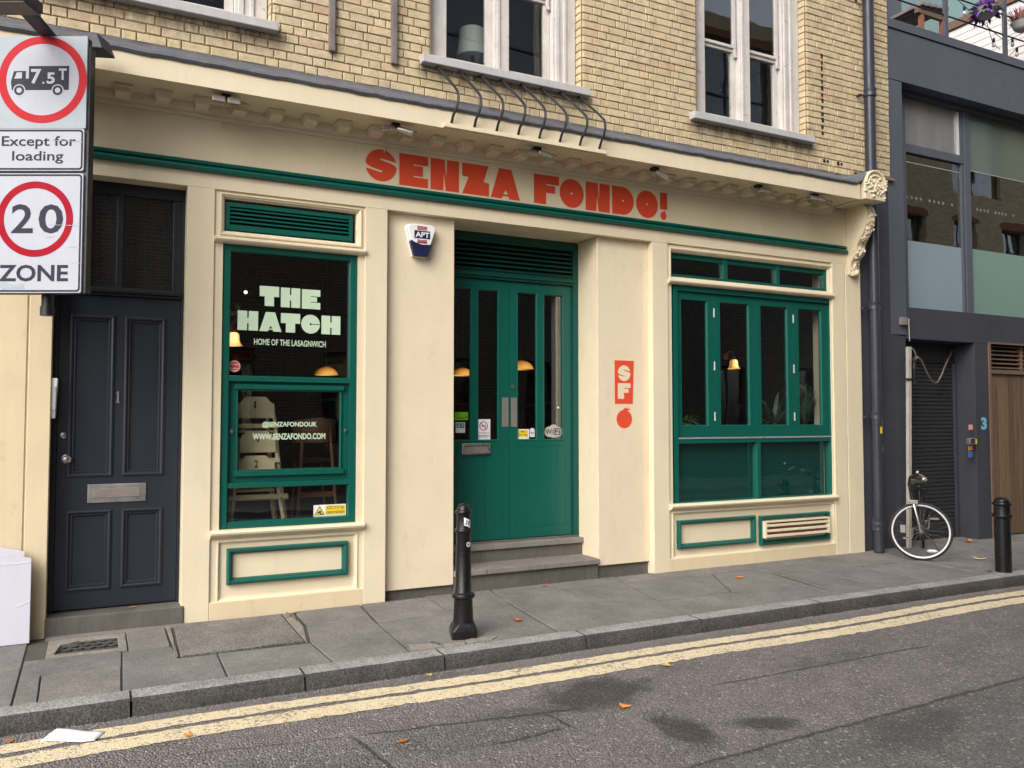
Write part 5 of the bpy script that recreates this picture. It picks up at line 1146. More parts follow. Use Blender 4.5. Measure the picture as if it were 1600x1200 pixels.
spot(.90, 2, 'twin metal floodlight under the cornice, the leftmost one'); spot(2.33, 1, 'twin silver spotlight under the cornice, above the big letter S'); spot(3.75, 1, 'twin silver spotlight under the cornice, below the iron bars')
spot(5.14, 0, 'single silver spotlight under the cornice above the exclamation mark'); spot(6.56, 3, 'single spotlight under the cornice above the folding window'); spot(7.42, 2, 'white twin floodlight under the cornice nearest the carved bracket')

# bent iron bars between the sill and the cornice
for i in range(8):
    x = 2.842 + i * (4.412 - 2.842) / 7; xb = 2.812 + i * (4.378 - 2.812) / 7
    lab = ('bent black iron bar at the left end of the row below the middle upstairs window', 'bent black iron bar, second from the left under the middle upstairs window', 'bent black iron bar, third from the left under the middle upstairs window', 'bent black iron bar, fourth from the left under the middle upstairs window', 'bent black iron bar, fifth from the left under the middle upstairs window', 'bent black iron bar, third from the right under the middle upstairs window', 'bent black iron bar, second from the right under the middle upstairs window', 'bent black iron bar at the right end of the row below the middle upstairs window')[i]
    m = MB(); j = random.uniform(-.012, .012); xm = x + j
    m.tube([(x, .01, 5.0), (x, -.06, 4.955), (xm, -.24, 4.805), (xm, -.38, 4.690), (xm, -.45, 4.630), (xm, -.505, 4.575), (xm - .004, -.532, 4.525), (xm - .008, -.535, 4.475), ((xm + xb) / 2, -.520, 4.420), (xb, -.490, 4.355), (xb, -.462, 4.310), (xb, -.452, 4.290)], .0125, 8)
    tag(m.build('iron_bar', 'iron', smooth=True), lab, 'iron bar', 'bent iron bars under the middle window')
m = MB(); m.box(2.735, 4.452, -.475, -.441, 4.252, 4.290); o = tag(m.build('fixing_rail', 'cream', bevel=.004), 'cream fixing rail along the cornice edge holding the iron bars', 'rail')
for x, z0, lab in ((1.835, 4.928, 'weathered grey batten on the brickwork, nearer the left window'), (2.415, 4.925, 'weathered grey batten on the brickwork, beside the middle window')):
    m = MB(); m.hexa([(x - .027, -.045, z0), (x + .027, -.045, z0), (x + .027, -.001, z0), (x - .027, -.001, z0)], [(x - .030, -.045, 8.0), (x + .024, -.045, 8.0), (x + .024, -.001, 8.0), (x - .030, -.001, 8.0)]); tag(m.build('timber_batten', 'wood_grey', bevel=.004), lab, 'batten', 'timber battens on the brickwork')

# ------------------------------------------------------------------ bollards
bz = gz(-1.30)
b1 = thing('bollard', 'black cast iron bollard on a square foot in front of the green doors', 'bollard', (2.568, -1.305, bz), group='bollards at the kerb')
m = MB(); m.lathe([(.080, .09), (.078, .12), (.0705, .285), (.072, .29), (.088, .298), (.091, .312), (.086, .326), (.072, .332), (.0635, .345), (.0565, .785), (.058, .79), (.068, .797), (.070, .808), (.066, .819), (.056, .824), (.0535, .830), (.0525, .930), (.055, .936), (.066, .941), (.068, .950), (.064, .959), (.054, .964)], 28, (2.568, -1.305, bz)); m.build('shaft', 'bollard', b1, smooth=True, angle=38)
m = MB(); m.lathe([(.052, .962), (.050, .975), (.043, .994), (.030, 1.008), (.014, 1.015), (.002, 1.016)], 24, (2.568, -1.305, bz)); m.build('cap', 'bollard', b1, smooth=True)
m = MB(); cx, cy = 2.568, -1.305
a8 = lambda h, c: [(cx - h, cy - h + c), (cx - h + c, cy - h), (cx + h - c, cy - h), (cx + h, cy - h + c), (cx + h, cy + h - c), (cx + h - c, cy + h), (cx - h + c, cy + h), (cx - h, cy + h - c)]
k = 0
for h, c, z in ((.096, .012, -.05), (.098, .012, .055), (.092, .030, .085), (.080, .040, .112)): m.v += [(x, y, bz + z) for x, y in a8(h, c)]
for l in range(3):
    for i in range(8): j = (i + 1) % 8; m.face((l * 8 + i, l * 8 + j, l * 8 + 8 + j, l * 8 + 8 + i))
m.face(range(24, 32)); m.turn(0, Matrix.Translation((cx, cy, 0)) @ Matrix.Rotation(R(-16), 4, 'Z') @ Matrix.Translation((-cx, -cy, 0))); m.build('foot', 'bollard', b1, bevel=.006)
def wrap(cx, cy, r, a0, a1, z0, z1, tilt, mt, name, parent, n=6):
    m = flat(MB())
    for i in range(n + 1): a = R(a0 + (a1 - a0) * i / n); m.v += [(cx + r * math.cos(a), cy + r * math.sin(a), z0 + tilt * i / n), (cx + r * math.cos(a), cy + r * math.sin(a), z1 + tilt * i / n)]
    for i in range(n): m.face((2 * i, 2 * i + 2, 2 * i + 3, 2 * i + 1))
    return m.build(name, mt, parent, smooth=True)
st = thing('sticker', 'torn white JV sticker near the top of the bollard', 'sticker', (2.60, -1.355, bz + .84)); wrap(cx, cy, .0548, 250, 316, bz + .852, bz + .912, -.026, 'white', 'backing', st)
for a0, p in ((276, [(.882, .890), (.858, .890)]),):
    wrap(cx, cy, .0554, 268, 273, bz + .862, bz + .896, -.002, 'ink', 'print', st); wrap(cx, cy, .0554, 258, 273, bz + .858, bz + .866, -.003, 'ink', 'print', st); wrap(cx, cy, .0554, 280, 290, bz + .872, bz + .890, -.022, 'ink', 'print', st); wrap(cx, cy, .0554, 290, 303, bz + .850, bz + .866, .020, 'ink', 'print', st)
n_ = Vector((math.cos(R(285)), math.sin(R(285)), 0)); u_ = Vector((-n_.y, n_.x, 0)); ct = Vector((cx, cy, bz + .705)) + n_ * .0608
def disc(r, off, mt, name, parent=None):
    m = flat(MB()); c_ = ct + n_ * off; m.v += [tuple(c_ + u_ * (r * math.cos(t * math.pi / 10)) + Vector((0, 0, r * math.sin(t * math.pi / 10)))) for t in range(20)]; m.face(range(20)); return m.build(name, mt, parent)
st = tag(disc(.019, 0, 'white', 'round_badge'), 'small round white badge halfway up the bollard', 'badge'); disc(.014, .0008, 'grey_print', 'print', st); disc(.006, .0012, 'ink', 'print', st)
b2x, b2y = 8.925, -1.50; bz2 = gz(b2y)
b2 = thing('bollard', 'plain stout black bollard at the kerb in front of the plank door', 'bollard', (b2x, b2y, bz2), group='bollards at the kerb')
m = MB(); m.lathe([(.082, -.05), (.080, .585), (.084, .590), (.098, .598), (.100, .612), (.096, .626), (.082, .632), (.080, .640), (.080, .722), (.084, .726), (.096, .732), (.098, .744), (.094, .754), (.080, .758)], 26, (b2x, b2y, bz2)); m.build('shaft', 'bollard', b2, smooth=True, angle=38)
m = MB(); m.lathe([(.076, .756), (.078, .775), (.070, .790), (.048, .803), (.020, .810), (.002, .811)], 24, (b2x, b2y, bz2)); m.build('cap', 'bollard', b2, smooth=True)

# ------------------------------------------------------------------ leaning bicycle, front wheel turned across
BA = math.atan2(.6, .8)
bk = thing('bicycle', 'black bicycle with a white rimmed front wheel leaning by the roller shutter', 'bicycle', (8.660, -.690, gz(-.69) + .002), (0, 0, BA))
def wheel(name, M_):
    m = MB(); n = 48
    m.tube([M_ @ Vector((0, .322 * math.cos(2 * math.pi * i / n), .322 * math.sin(2 * math.pi * i / n))) for i in range(n)], .0175, 8, closed=True); w = m.build(name, 'rubber', bk, local=True, smooth=True)
    m = MB(); pr = [(.302, -.011), (.302, .011), (.287, .008), (.287, -.008)]
    for r, t in pr: m.v += [tuple(M_ @ Vector((t, r * math.cos(2 * math.pi * i / n), r * math.sin(2 * math.pi * i / n)))) for i in range(n)]
    for q in range(4):
        for i in range(n): i2 = (i + 1) % n; q2 = (q + 1) % 4; m.face((q * n + i, q * n + i2, q2 * n + i2, q2 * n + i))
    m.build('rim', 'bike_black', w, local=True, smooth=True, angle=40)
    m = flat(MB())
    for side in (-.0135, .0135):
        k = len(m.v); m.v += [tuple(M_ @ Vector((side * f, r * math.cos(2 * math.pi * i / n), r * math.sin(2 * math.pi * i / n)))) for r, f in ((.294, 1.0), (.311, 1.25)) for i in range(n)]
        for i in range(n): i2 = (i + 1) % n; m.face((k + i, k + i2, k + n + i2, k + n + i))
    m.build('reflective_band', 'reflector', w, local=True, smooth=True)
    m = MB(); m.tube([M_ @ Vector((-.05, 0, 0)), M_ @ Vector((-.03, 0, 0)), M_ @ Vector((.03, 0, 0)), M_ @ Vector((.05, 0, 0))], [.014, .024, .024, .014], 12); m.build('hub', 'chrome', w, local=True, smooth=True)
    m = MB()
    for i in range(28):
        a = 2 * math.pi * i / 28; b = a + (.55 if i % 2 else -.55); sx = .026 if (i // 2) % 2 else -.026
        m.tube([M_ @ Vector((sx, .022 * math.cos(b), .022 * math.sin(b))), M_ @ Vector((0, .289 * math.cos(a), .289 * math.sin(a)))], .0011, 4, cap=False)
    tag(m.build('spokes', 'chrome', w, local=True), kind='stuff'); return w
wf_ = wheel('front_wheel', Matrix.Translation((0, 0, .340)))
wheel('rear_wheel', Matrix.Translation((1.04, -.02, .340)) @ Matrix.Rotation(R(92), 4, 'Z'))
m = flat(MB()); m.v += [(-.008, .16, .315), (-.008, .215, .315), (-.008, .215, .405), (-.008, .16, .405)]; m.face((0, 1, 2, 3)); m.build('spoke_reflector', 'steel_dull', wf_, local=True)
def T(name, pts, r, mt='bike_black', n=10, parent=bk): m = MB(); m.tube(pts, r, n); return m.build(name, mt, parent, local=True, smooth=True)
T('fork', [(-.055, .0, .340), (-.055, .018, .44), (-.050, .055, .60), (-.035, .068, .66), (0, .074, .690)], [.012, .013, .015, .017, .018], 'chrome')
T('fork', [(.055, .0, .340), (.055, .018, .44), (.050, .055, .60), (.035, .068, .66), (0, .074, .690)], [.012, .013, .015, .017, .018], 'bike_black')
T('head_tube', [(0, .074, .690), (0, .094, .79), (.0, .112, .90)], .021); T('stem', [(0, .112, .90), (-.02, .10, .97), (-.05, .02, 1.0)], .016)
T('handlebar', [(-.33, .02, 1.04), (-.27, .02, 1.035), (-.15, .03, 1.01), (-.05, .02, 1.0), (.08, .02, 1.0), (.20, .02, 1.02), (.30, .015, 1.03)], .0125)
T('grip', [(-.36, .02, 1.042), (-.24, .02, 1.033)], .018, 'rubber'); T('grip', [(.20, .02, 1.02), (.32, .015, 1.032)], .018, 'rubber')
T('brake_lever', [(-.23, .01, 1.02), (-.26, -.05, .985), (-.31, -.075, .955)], .008, 'steel_dull', 8); T('brake_lever', [(.20, .01, 1.0), (.23, -.05, .97), (.28, -.075, .94)], .008, 'steel_dull', 8)
m = MB(); m.box(-.13, -.02, -.075, .10, .885, .955); m.box(-.16, -.13, -.05, .05, .90, .95); m.build('handlebar_bag', 'black', bk, local=True, bevel=.012)
m = MB(); m.lathe([(.004, -.16), (.026, -.155), (.030, -.13), (.020, -.08)], 14, (0, -.05, .955), 'x'); m.build('headlamp', 'chrome', bk, local=True, smooth=True)
m = MB(); m.blob((-.36, .02, 1.046), .020, 2); m.build('bell', 'chrome', bk, local=True, smooth=True)
T('brake_cable', [(-.22, .0, 1.02), (-.17, -.09, .98), (-.12, -.12, .86), (-.06, -.02, .74), (-.02, .06, .705)], .004, 'black', 6); T('brake_cable', [(.18, .0, 1.0), (.08, -.11, .93), (-.02, -.10, .82), (.05, .02, .74), (.12, .08, .72)], .004, 'black', 6)
m = MB(); m.box(-.06, -.02, .02, .12, .655, .705); m.build('brake_caliper', 'steel_dull', bk, local=True, bevel=.006)
T('top_tube', [(.02, .105, .86), (.56, .01, .80)], .016); T('down_tube', [(.015, .085, .74), (.52, .0, .31)], .019); T('seat_tube', [(.52, .0, .31), (.57, .01, .80), (.585, .01, .88)], .017)
T('chain_stay', [(.52, .03, .31), (1.04, .04, .34)], .010); T('chain_stay', [(.52, -.05, .31), (1.04, -.08, .34)], .010); T('seat_stay', [(.57, .03, .79), (1.04, .05, .34)], .009); T('seat_stay', [(.57, -.02, .79), (1.04, -.09, .34)], .009)
m = MB(); m.blob((.64, .01, .925), (.135, .075, .032), 2); m.build('saddle', 'rubber', bk, local=True, smooth=True)
T('crank', [(.52, -.06, .31), (.50, -.085, .31), (.49, -.10, .44)], .011, 'steel_dull'); T('crank', [(.52, .06, .31), (.54, .085, .31), (.55, .10, .18)], .011, 'steel_dull')
m = MB(); m.box(.44, .54, -.20, -.10, .432, .452); m.build('pedal', 'steel_dull', bk, local=True, bevel=.004); m = MB(); m.box(.50, .60, .10, .20, .170, .190); m.build('pedal', 'steel_dull', bk, local=True, bevel=.004)
T('kickstand', [(.66, .04, .30), (.60, -.12, .17), (.56, -.22, .01)], .008, 'bike_black')
m = MB(); m.blob((.40, -.12, .060), (.02, .062, .022), 2); m.build('pedal_reflector', 'white', bk, local=True, smooth=True)

# ------------------------------------------------------------------ small things at the dark building
po = thing('conduit_pole', 'flaking white pole beside the roller shutter with a cable on top', 'pole', (9.345, -.02, 0))
m = MB(); m.hexa([(9.285, -.045, -.02), (9.345, -.045, -.02), (9.345, -.005, -.02), (9.285, -.005, -.02)], [(9.352, -.045, 2.585), (9.418, -.045, 2.585), (9.418, -.005, 2.585), (9.352, -.005, 2.585)]); m.build('post', 'pole_white', po, bevel=.005)
m = MB(); m.lathe([(.026, 2.11), (.028, 2.14), (.022, 2.18), (.030, 2.20), (.024, 2.27), (.032, 2.29), (.032, 2.33), (.022, 2.37), (.027, 2.40), (.020, 2.44)], 14, (9.475, -.03, 0)); m.build('cable_joint', 'black', po, smooth=True); m = MB(); m.box(9.30, 9.50, -.055, -.04, 2.15, 2.175); m.box(9.42, 9.52, -.05, -.02, 2.395, 2.41); m.build('strap', 'black', po)
m = MB(); m.tube([(9.39, -.03, 2.95), (9.395, -.03, 2.80), (9.40, -.03, 2.66)], .006, 6); m.build('cable', 'grey_print', po, smooth=True)
m = MB(); m.tube([(9.415, -.03, 2.575), (9.46, -.04, 2.55), (9.50, -.04, 2.49), (9.505, -.03, 2.43)], .008, 6); m.build('cable', 'steel_dull', po, smooth=True)
m = MB(); m.tube([(9.50, -.03, 2.42), (9.56, -.02, 2.46), (9.66, .0, 2.42), (9.80, .03, 2.27), (9.95, .08, 2.165), (10.08, .12, 2.135), (10.20, .16, 2.155), (10.34, .20, 2.26), (10.50, .24, 2.43), (10.66, .28, 2.56), (10.72, .31, 2.60)], .011, 8); tag(m.build('hanging_cable', 'steel_dull', smooth=True), 'thick grey cable hanging in a loop across the shutter top', 'cable')
m = MB(); m.box(9.288, 9.388, -.02, .05, 2.868, 2.968); tag(m.build('junction_box', 'step_light', bevel=.006), 'grey square junction box on the dark wall above the pole', 'junction box')
nb = MB(); nb.text('3', 10.905, 11.030, 1.505, 1.676, .0295, .05); tag(nb.build('house_number', 'blue_num'), 'light blue number 3 on the pier beside the plank door', 'number')
kp = thing('door_keypad', 'grey metal entry keypad on the pier right of the shutter', 'keypad', (10.63, .03, 1.31)); m = MB(); m.box(10.575, 10.692, -.03, .034, 1.312, 1.395); m.build('body', 'steel', kp, bevel=.006)
m = MB()
for i in range(3):
    for j in range(3): m.box(10.592 + i * .026, 10.610 + i * .026, -.034, -.03, 1.325 + j * .022, 1.341 + j * .022)
m.build('button', 'black', kp)
for a, b, c, d, mt, lab in ((10.700, 10.806, 1.306, 1.382, 'yellow', 'yellow sticker right beside the grey keypad'), (10.622, 10.706, 1.228, 1.286, 'orange_print', 'orange sticker just below the grey keypad'), (10.620, 10.708, 1.128, 1.216, 'blue_print', 'blue sticker, lowest one under the grey keypad'), (10.640, 10.722, 1.505, 1.577, 'pink_print', 'torn pink sticker above the grey keypad')):
    m = MB(); m.hexa([(a, .0265, c), (b, .0265, c + .004), (b, .0335, c + .004), (a, .0335, c)], [(a + .004, .0265, d), (b - .002, .0265, d - .003), (b - .002, .0335, d - .003), (a + .004, .0335, d)]); tag(m.build('sticker', mt), lab, 'sticker')

# planters on the terrace railing and the string of bulbs
def planter(x, z, mt, label, spiky):
    t = thing('planter', label, 'planter', (x, -.06, z)); m = MB(); m.lathe([(.08, .0), (.125, .04), (.155, .115), (.165, .125), (.15, .125), (.14, .09)], 20, (x, -.08, z), cap=True); m.build('pot', 'planter', t, smooth=True, angle=50)
    m = MB(); m.tube([(x, .10, z + .275), (x, .02, z + .275), (x, .05, z + .09)], .006, 6); m.build('hook', 'black', t)
    f = flat(MB()); g2 = flat(MB()); rp = random.Random(int(x * 100))
    for i in range(260):
        a, r = rp.uniform(0, 6.28), rp.uniform(0, .2); bx, by, b_z = x + r * .6 * math.cos(a), -.08 + r * .6 * math.sin(a), z + .11; top = Vector((x + r * 1.3 * math.cos(a), -.08 + r * 1.3 * math.sin(a), z + .17 + rp.uniform(.0, .2) - r * (.2 if spiky else 1.2)))
        tgt = g2 if i % 4 else f; w = .006 if spiky else .017; q = Vector((-math.sin(a), math.cos(a), 0)) * w; b0 = Vector((bx, by, b_z)); md = b0.lerp(top, .6); k = len(tgt.v)
        tgt.v += [tuple(b0 - q), tuple(b0 + q), tuple(md + q * 1.4), tuple(top), tuple(md - q * 1.4)]; tgt.face((k, k + 1, k + 2, k + 3, k + 4))
    tag(f.build('foliage', 'leaf', t), kind='stuff'); tag(g2.build('flowers', mt, t), kind='stuff')
planter(11.07, 7.275, 'lavender', 'grey pot of purple flowers hung on the terrace railing, the left one', False); planter(11.92, 7.275, 'heather', 'grey pot of pink heather hung on the terrace railing, the right one', True)
sl_ = thing('string_lights', 'string of clear bulbs strung along the terrace railing', 'string lights', (11.6, .15, 7.1)); pts = [(10.45, .16, 7.78), (10.7, .17, 7.64), (10.98, .18, 7.545), (11.30, .18, 7.42), (11.62, .17, 7.30), (11.9, .16, 7.20), (12.05, .16, 7.30), (12.30, .16, 7.42)]
m = MB(); m.tube(pts, .005, 6); m.tube([(11.45, .16, 7.40), (11.58, .16, 7.12), (11.75, .16, 7.06)], .005, 6); m.tube([(11.9, .16, 6.95), (12.15, .16, 7.17), (12.4, .16, 7.27)], .005, 6); m.build('flex', 'black', sl_, smooth=True)
for x, y, z in ((10.98, .18, 7.535), (11.62, .17, 7.20), (12.048, .16, 7.29), (12.15, .16, 7.165), (10.62, .17, 7.67)):
    m = MB(); m.lathe([(.014, -.06), (.018, -.05), (.018, .0), (.010, .01)], 12, (x, y, z)); h = m.build('bulb_holder', 'black', sl_, smooth=True); m = MB(); m.blob((x, y, z - .095), (.027, .027, .036), 2); m.build('bulb', 'tint_bulb', h, smooth=True)

# ------------------------------------------------------------------ litter, boards, leaves
def board(x1, z1, y, lab, notch=.0, tilt=.05):
    m = MB(); zt = gz(y) + .004; x0 = -1.15
    top = [(x0, z1 + .02), (x1 - .20, z1 + .012), (x1 - .07, z1 - .01), (x1, z1 - .03 - notch)]; n = len(top)
    fr = [(x0, y, zt), (x1, y, zt)] ; k = 0
    lo = [(x0, zt), (x1, zt)]; poly = lo + [(x, z) for x, z in top[::-1]]
    m.prism(poly, 0, .016); m.v = [(x, y + d + (z - zt) * tilt, z) for x, d, z in m.v]; return tag(m.build('corrugated_board', 'white_card', bevel=.002), lab, 'board', 'white boards leaning on the left wall')
b0 = board(-.385, .655, -.150, 'white flattened board in front, leaning on the cream wall left of the navy door', tilt=.04)
board(-.432, .700, -.115, 'middle white board of the stack left of the navy door', tilt=.06); board(-.525, .722, -.085, 'rearmost white board of the stack left of the navy door', tilt=.06)
for pts in ([(-.47, -.1405, .285), (-.43, -.139, .298), (-.388, -.138, .318)], [(-.70, -.1285, .600), (-.50, -.1280, .592), (-.388, -.1275, .598)]): m = MB(); m.tube([(x, y - .0005, z) for x, y, z in pts], .0022, 5); m.build('crease', 'paper', b0, smooth=True)
m = flat(MB()); P4 = [(-.15, -1.735, -.112), (.095, -1.915, -.110), (.04, -2.04, -.121), (-.225, -1.915, -.121)]; nn = 8; rp = random.Random(2)
for i in range(nn + 1):
    for j in range(nn + 1):
        u, v = i / nn, j / nn; p = (Vector(P4[0]) * (1 - u) + Vector(P4[1]) * u) * (1 - v) + (Vector(P4[3]) * (1 - u) + Vector(P4[2]) * u) * v
        p.z = -.119 + .010 * math.sin(u * 2.8 + .3) * math.sin(v * 3.0) + .004 * math.sin(u * 7) + rp.uniform(0, .0015); m.v.append(tuple(p))
for i in range(nn):
    for j in range(nn): a = i * (nn + 1) + j; m.face((a, a + 1, a + nn + 2, a + nn + 1))
o = tag(m.build('paper_sheet', 'paper', smooth=True), 'crumpled white sheet of paper lying on the yellow lines', 'paper'); sol = o.modifiers.new('thickness', 'SOLIDIFY'); sol.thickness = .0015
MAPLE = [(0, -.9), (.08, -.35), (.42, -.52), (.36, -.25), (.85, -.10), (.62, .10), (.78, .40), (.38, .32), (.22, .62), (0, 1), (-.2, .60), (-.42, .34), (-.75, .42), (-.6, .08), (-.88, -.12), (-.36, -.26), (-.45, -.5), (-.06, -.35)]
OVAL = [(0, -1), (.30, -.6), (.46, -.1), (.42, .35), (.2, .8), (0, 1), (-.22, .78), (-.44, .3), (-.44, -.15), (-.3, -.6)]
def leaf_on(x, y, z, s_, ang, mt, lab, sh=MAPLE):
    rp = random.Random(int((x + 9) * 977)); m = flat(MB()); pts = [Vector((p[0] * s_ * rp.uniform(.85, 1.1), p[1] * s_, 0)) for p in sh]; ca, sa = math.cos(ang), math.sin(ang)
    def Z(p): return .004 + .9 * (p.x ** 2) / s_ * rp.uniform(.2, .55) + abs(p.y) * .12
    ring = [(x + p.x * ca - p.y * sa, y + p.x * sa + p.y * ca, z + Z(p)) for p in pts]; k = 0; m.v = [(x, y, z + .006)] + ring; n = len(ring)
    for i in range(n): m.face((0, 1 + i, 1 + (i + 1) % n))
    return tag(m.build('fallen_leaf', mt, smooth=False), lab, 'leaf', 'fallen leaves')
zr = -.124
for a in ((-.375, -1.822, zr, .034, .3, 'autumn', 'orange leaf in the gutter left of the white paper', OVAL), (.51, -2.20, zr + .005, .038, 1.0, 'autumn', 'orange leaf lying on the yellow line right of the paper', MAPLE), (1.555, -2.806, zr, .040, 1.9, 'autumn', 'rounded orange leaf on the road nearest the bottom edge', OVAL), (2.111, -1.77, zr, .036, .4, 'autumn_pale', 'pale yellow leaf in the gutter below the bollard', MAPLE),
          (2.963, -2.90, zr, .052, 2.2, 'autumn', 'orange maple leaf on the dark oil stain', MAPLE), (3.716, -2.336, zr, .052, .9, 'autumn_pale', 'pale yellow leaf beside the yellow line in the road middle', MAPLE), (3.982, -.06, gz(-.06), .050, .4, 'autumn', 'brown orange leaf on the pavement close to the steps', MAPLE), (3.16, -1.088, gz(-1.09), .058, 1.2, 'autumn', 'curled orange leaf on the paving right of the bollard', MAPLE),
          (6.02, -.532, gz(-.53), .060, 2.6, 'autumn', 'orange leaf on the paving below the folding window', MAPLE), (10.48, -.05, gz(-.05) + .004, .085, .2, 'autumn', 'big brown leaf at the foot of the roller shutter', MAPLE), (.305, .10, .148, .036, 1.7, 'autumn', 'small brown leaf on the navy door step', OVAL), (8.80, -1.42, gz(-1.42), .060, .8, 'autumn', 'tan leaf at the foot of the stout bollard', MAPLE), (9.374, -.93, gz(-.93), .085, 2.0, 'autumn_pale', 'pale dry leaf on the paving left of the stout bollard', MAPLE), (1.68, -2.64, zr, .016, .5, 'autumn', 'tiny orange leaf fragment on the road seam', OVAL), (5.0, -1.79, zr, .028, .5, 'autumn', 'small rusty leaf against the kerb below the folding window', OVAL), (7.9, -1.82, zr, .04, 1.5, 'autumn', 'brownish leaf in the gutter near the right bollard', OVAL), (.93, -.43, gz(-.43), .028, .9, 'terracotta', 'small dark red leaf on the coarse pale slab', OVAL)): leaf_on(*a)

# ------------------------------------------------------------------ inside the shop
FZ = .385
def high_chair(dx, dy, zt, num, label, digits):
    t = thing('high_chair', label, 'high chair', (1.33 + dx, .42 + dy, FZ), group='stacked wooden high chairs'); y = .34 + dy; dx -= .035; z0 = zt - .190
    m = MB(); m.prism([(1.175 + dx, z0), (1.488 + dx, z0), (1.488 + dx, zt - .075), (1.412 + dx, zt), (1.236 + dx, zt), (1.175 + dx, zt - .075)], y, y + .02); b = m.build('backrest', 'highchair', t, bevel=.003)
    m = flat(MB()); m.text(num, 1.312 + dx, 1.330 + dx if num == '1' else 1.345 + dx, zt - .105, zt - .038, y - .0015, .02); m.build('number', 'ink', b)
    for xa, xb, yy in ((1.480, 1.640, .0), (1.180, 1.090, .0), (1.465, 1.600, .25), (1.195, 1.13, .25)):
        m = MB(); m.hexa([(xb + dx - .015, y + .022 + yy * 1.25 - .012, FZ), (xb + dx + .015, y + .022 + yy * 1.25 - .012, FZ), (xb + dx + .015, y + .022 + yy * 1.25 + .02, FZ), (xb + dx - .015, y + .022 + yy * 1.25 + .02, FZ)], [(xa + dx - .013, y + .022 + yy, zt - .06), (xa + dx + .013, y + .022 + yy, zt - .06), (xa + dx + .013, y + .046 + yy, zt - .06), (xa + dx - .013, y + .046 + yy, zt - .06)]); m.build('leg', 'highchair', t, bevel=.003)
    m = MB(); m.box(1.18 + dx, 1.50 + dx, y + .05, y + .28, z0 - .13, z0 - .11); m.build('seat', 'highchair', t)
    for z, e in ((z0 - .07, .03), (.925 - dx, .11)):
        m = MB(); m.box(1.175 + dx - e * .7, 1.495 + dx + e, y - .004, y + .02, z - .02, z + .02); m.build('rail', 'highchair', t, bevel=.003)
high_chair(0, .06, 1.850, '1', 'topmost pale wooden high chair marked 1 behind the hatch glass', 0); high_chair(.005, .0, 1.545, '4', 'middle pale wooden high chair marked 4 in the stack', 0); high_chair(-.01, -.05, 1.330, '2', 'lowest pale wooden high chair in the stack by the window', 0)
t = thing('bar_stool', 'brown wooden bar stool with a woven cane back beside the high chairs', 'bar stool', (1.98, 1.05, FZ))
m = MB(); n = 10
for i in range(n):
    a0, a1 = R(205 + 130 * i / n), R(205 + 130 * (i + 1) / n)
    p = [(1.99 + .24 * math.cos(a), 1.22 + .24 * math.sin(a)) for a in (a0, a1)]
    h0 = 1.665 - .05 * abs(i - n / 2) / n; m.hexa([(p[0][0], p[0][1], 1.42), (p[1][0], p[1][1], 1.42), (p[1][0], p[1][1] + .015, 1.42), (p[0][0], p[0][1] + .015, 1.42)], [(p[0][0], p[0][1], h0), (p[1][0], p[1][1], h0), (p[1][0], p[1][1] + .015, h0), (p[0][0], p[0][1] + .015, h0)])
m.build('backrest', 'cane', t)
for xa, xb, ya in ((1.86, 1.78, 1.02), (2.12, 2.21, 1.02), (1.86, 1.80, 1.38), (2.12, 2.19, 1.38)): m = MB(); m.tube([(xb, ya - .05, FZ), (xa, ya + .02, 1.60 if ya < 1.2 else 1.22)], .016, 8); m.build('leg', 'stool_wood', t, smooth=True)
m = MB(); m.blob((1.99, 1.2, 1.23), (.21, .2, .04), 2); m.build('seat', 'interior_red', t, smooth=True); m = MB(); m.box(1.80, 2.17, 1.0, 1.02, .88, .93); m.build('footrest', 'stool_wood', t)
def dome(x, y, z, r, label):
    t = thing('pendant_lamp', label, 'lamp', (x, y, z), group='amber dome lamps'); m = MB(); m.lathe([(r, 0), (r * .93, r * .22), (r * .74, r * .46), (r * .45, r * .62), (r * .12, r * .70), (.01, r * .71)], 22, (x, y, z), cap=False); m.build('lamp_shade', 'lamp_dim', t, smooth=True)
    m = MB(); m.tube([(x, y, z + r * .7), (x, y, 3.5)], .006, 6); m.build('cord', 'black', t)
    m = MB(); m.blob((x, y, z + r * .3), r * .22, 1); m.build('bulb', 'bulb_hot', t, smooth=True)
dome(2.200, 1.5, 2.118, .125, 'glowing amber dome lamp seen through the hatch glass'); dome(3.775, 1.5, 2.150, .128, 'glowing amber dome lamp behind the leftmost door pane'); dome(5.05, 2.5, 2.31, .17, 'dim amber dome lamp behind the middle of the green doors')
def tulip(x, y, z, label):
    t = thing('wall_lamp', label, 'lamp', (x, y, z)); m = MB(); m.lathe([(.088, -.06), (.070, -.045), (.056, -.01), (.054, .04), (.040, .065)], 16, (x, y, z), cap=False); m.build('lamp_shade', 'lamp_glow', t, smooth=True); m = MB(); m.lathe([(.022, .065), (.026, .10), (.012, .115)], 12, (x, y, z)); m.tube([(x, y, z + .11), (x, y + .02, z + .17), (x, y + .10, z + .19), (x, y + .16, z + .12)], .008, 6); m.lathe([(.04, .15), (.045, .17), (.01, .175)], 12, (x, y, z + .12), 'y'); m.build('arm', 'stool_wood', t, smooth=True)
tulip(1.180, 1.0, 2.410, 'lit glass tulip lamp at the left edge of the hatch glass'); tulip(7.82, 1.5, 2.400, 'lit glass tulip lamp inside the folding window')
m = MB(); m.blob((1.285, 1.0, 2.870), .017, 2); t = tag(m.build('light_bulb', 'bulb_hot', smooth=True), 'bright bare bulb above the bottle shelf inside the hatch', 'bulb'); m = MB(); m.lathe([(.017, .012), (.015, .05), (.006, .06)], 10, (1.285, 1.0, 2.87)); m.tube([(1.285, 1.0, 2.92), (1.285, 1.0, 3.5)], .004, 6); m.build('bulb_holder', 'black', t)
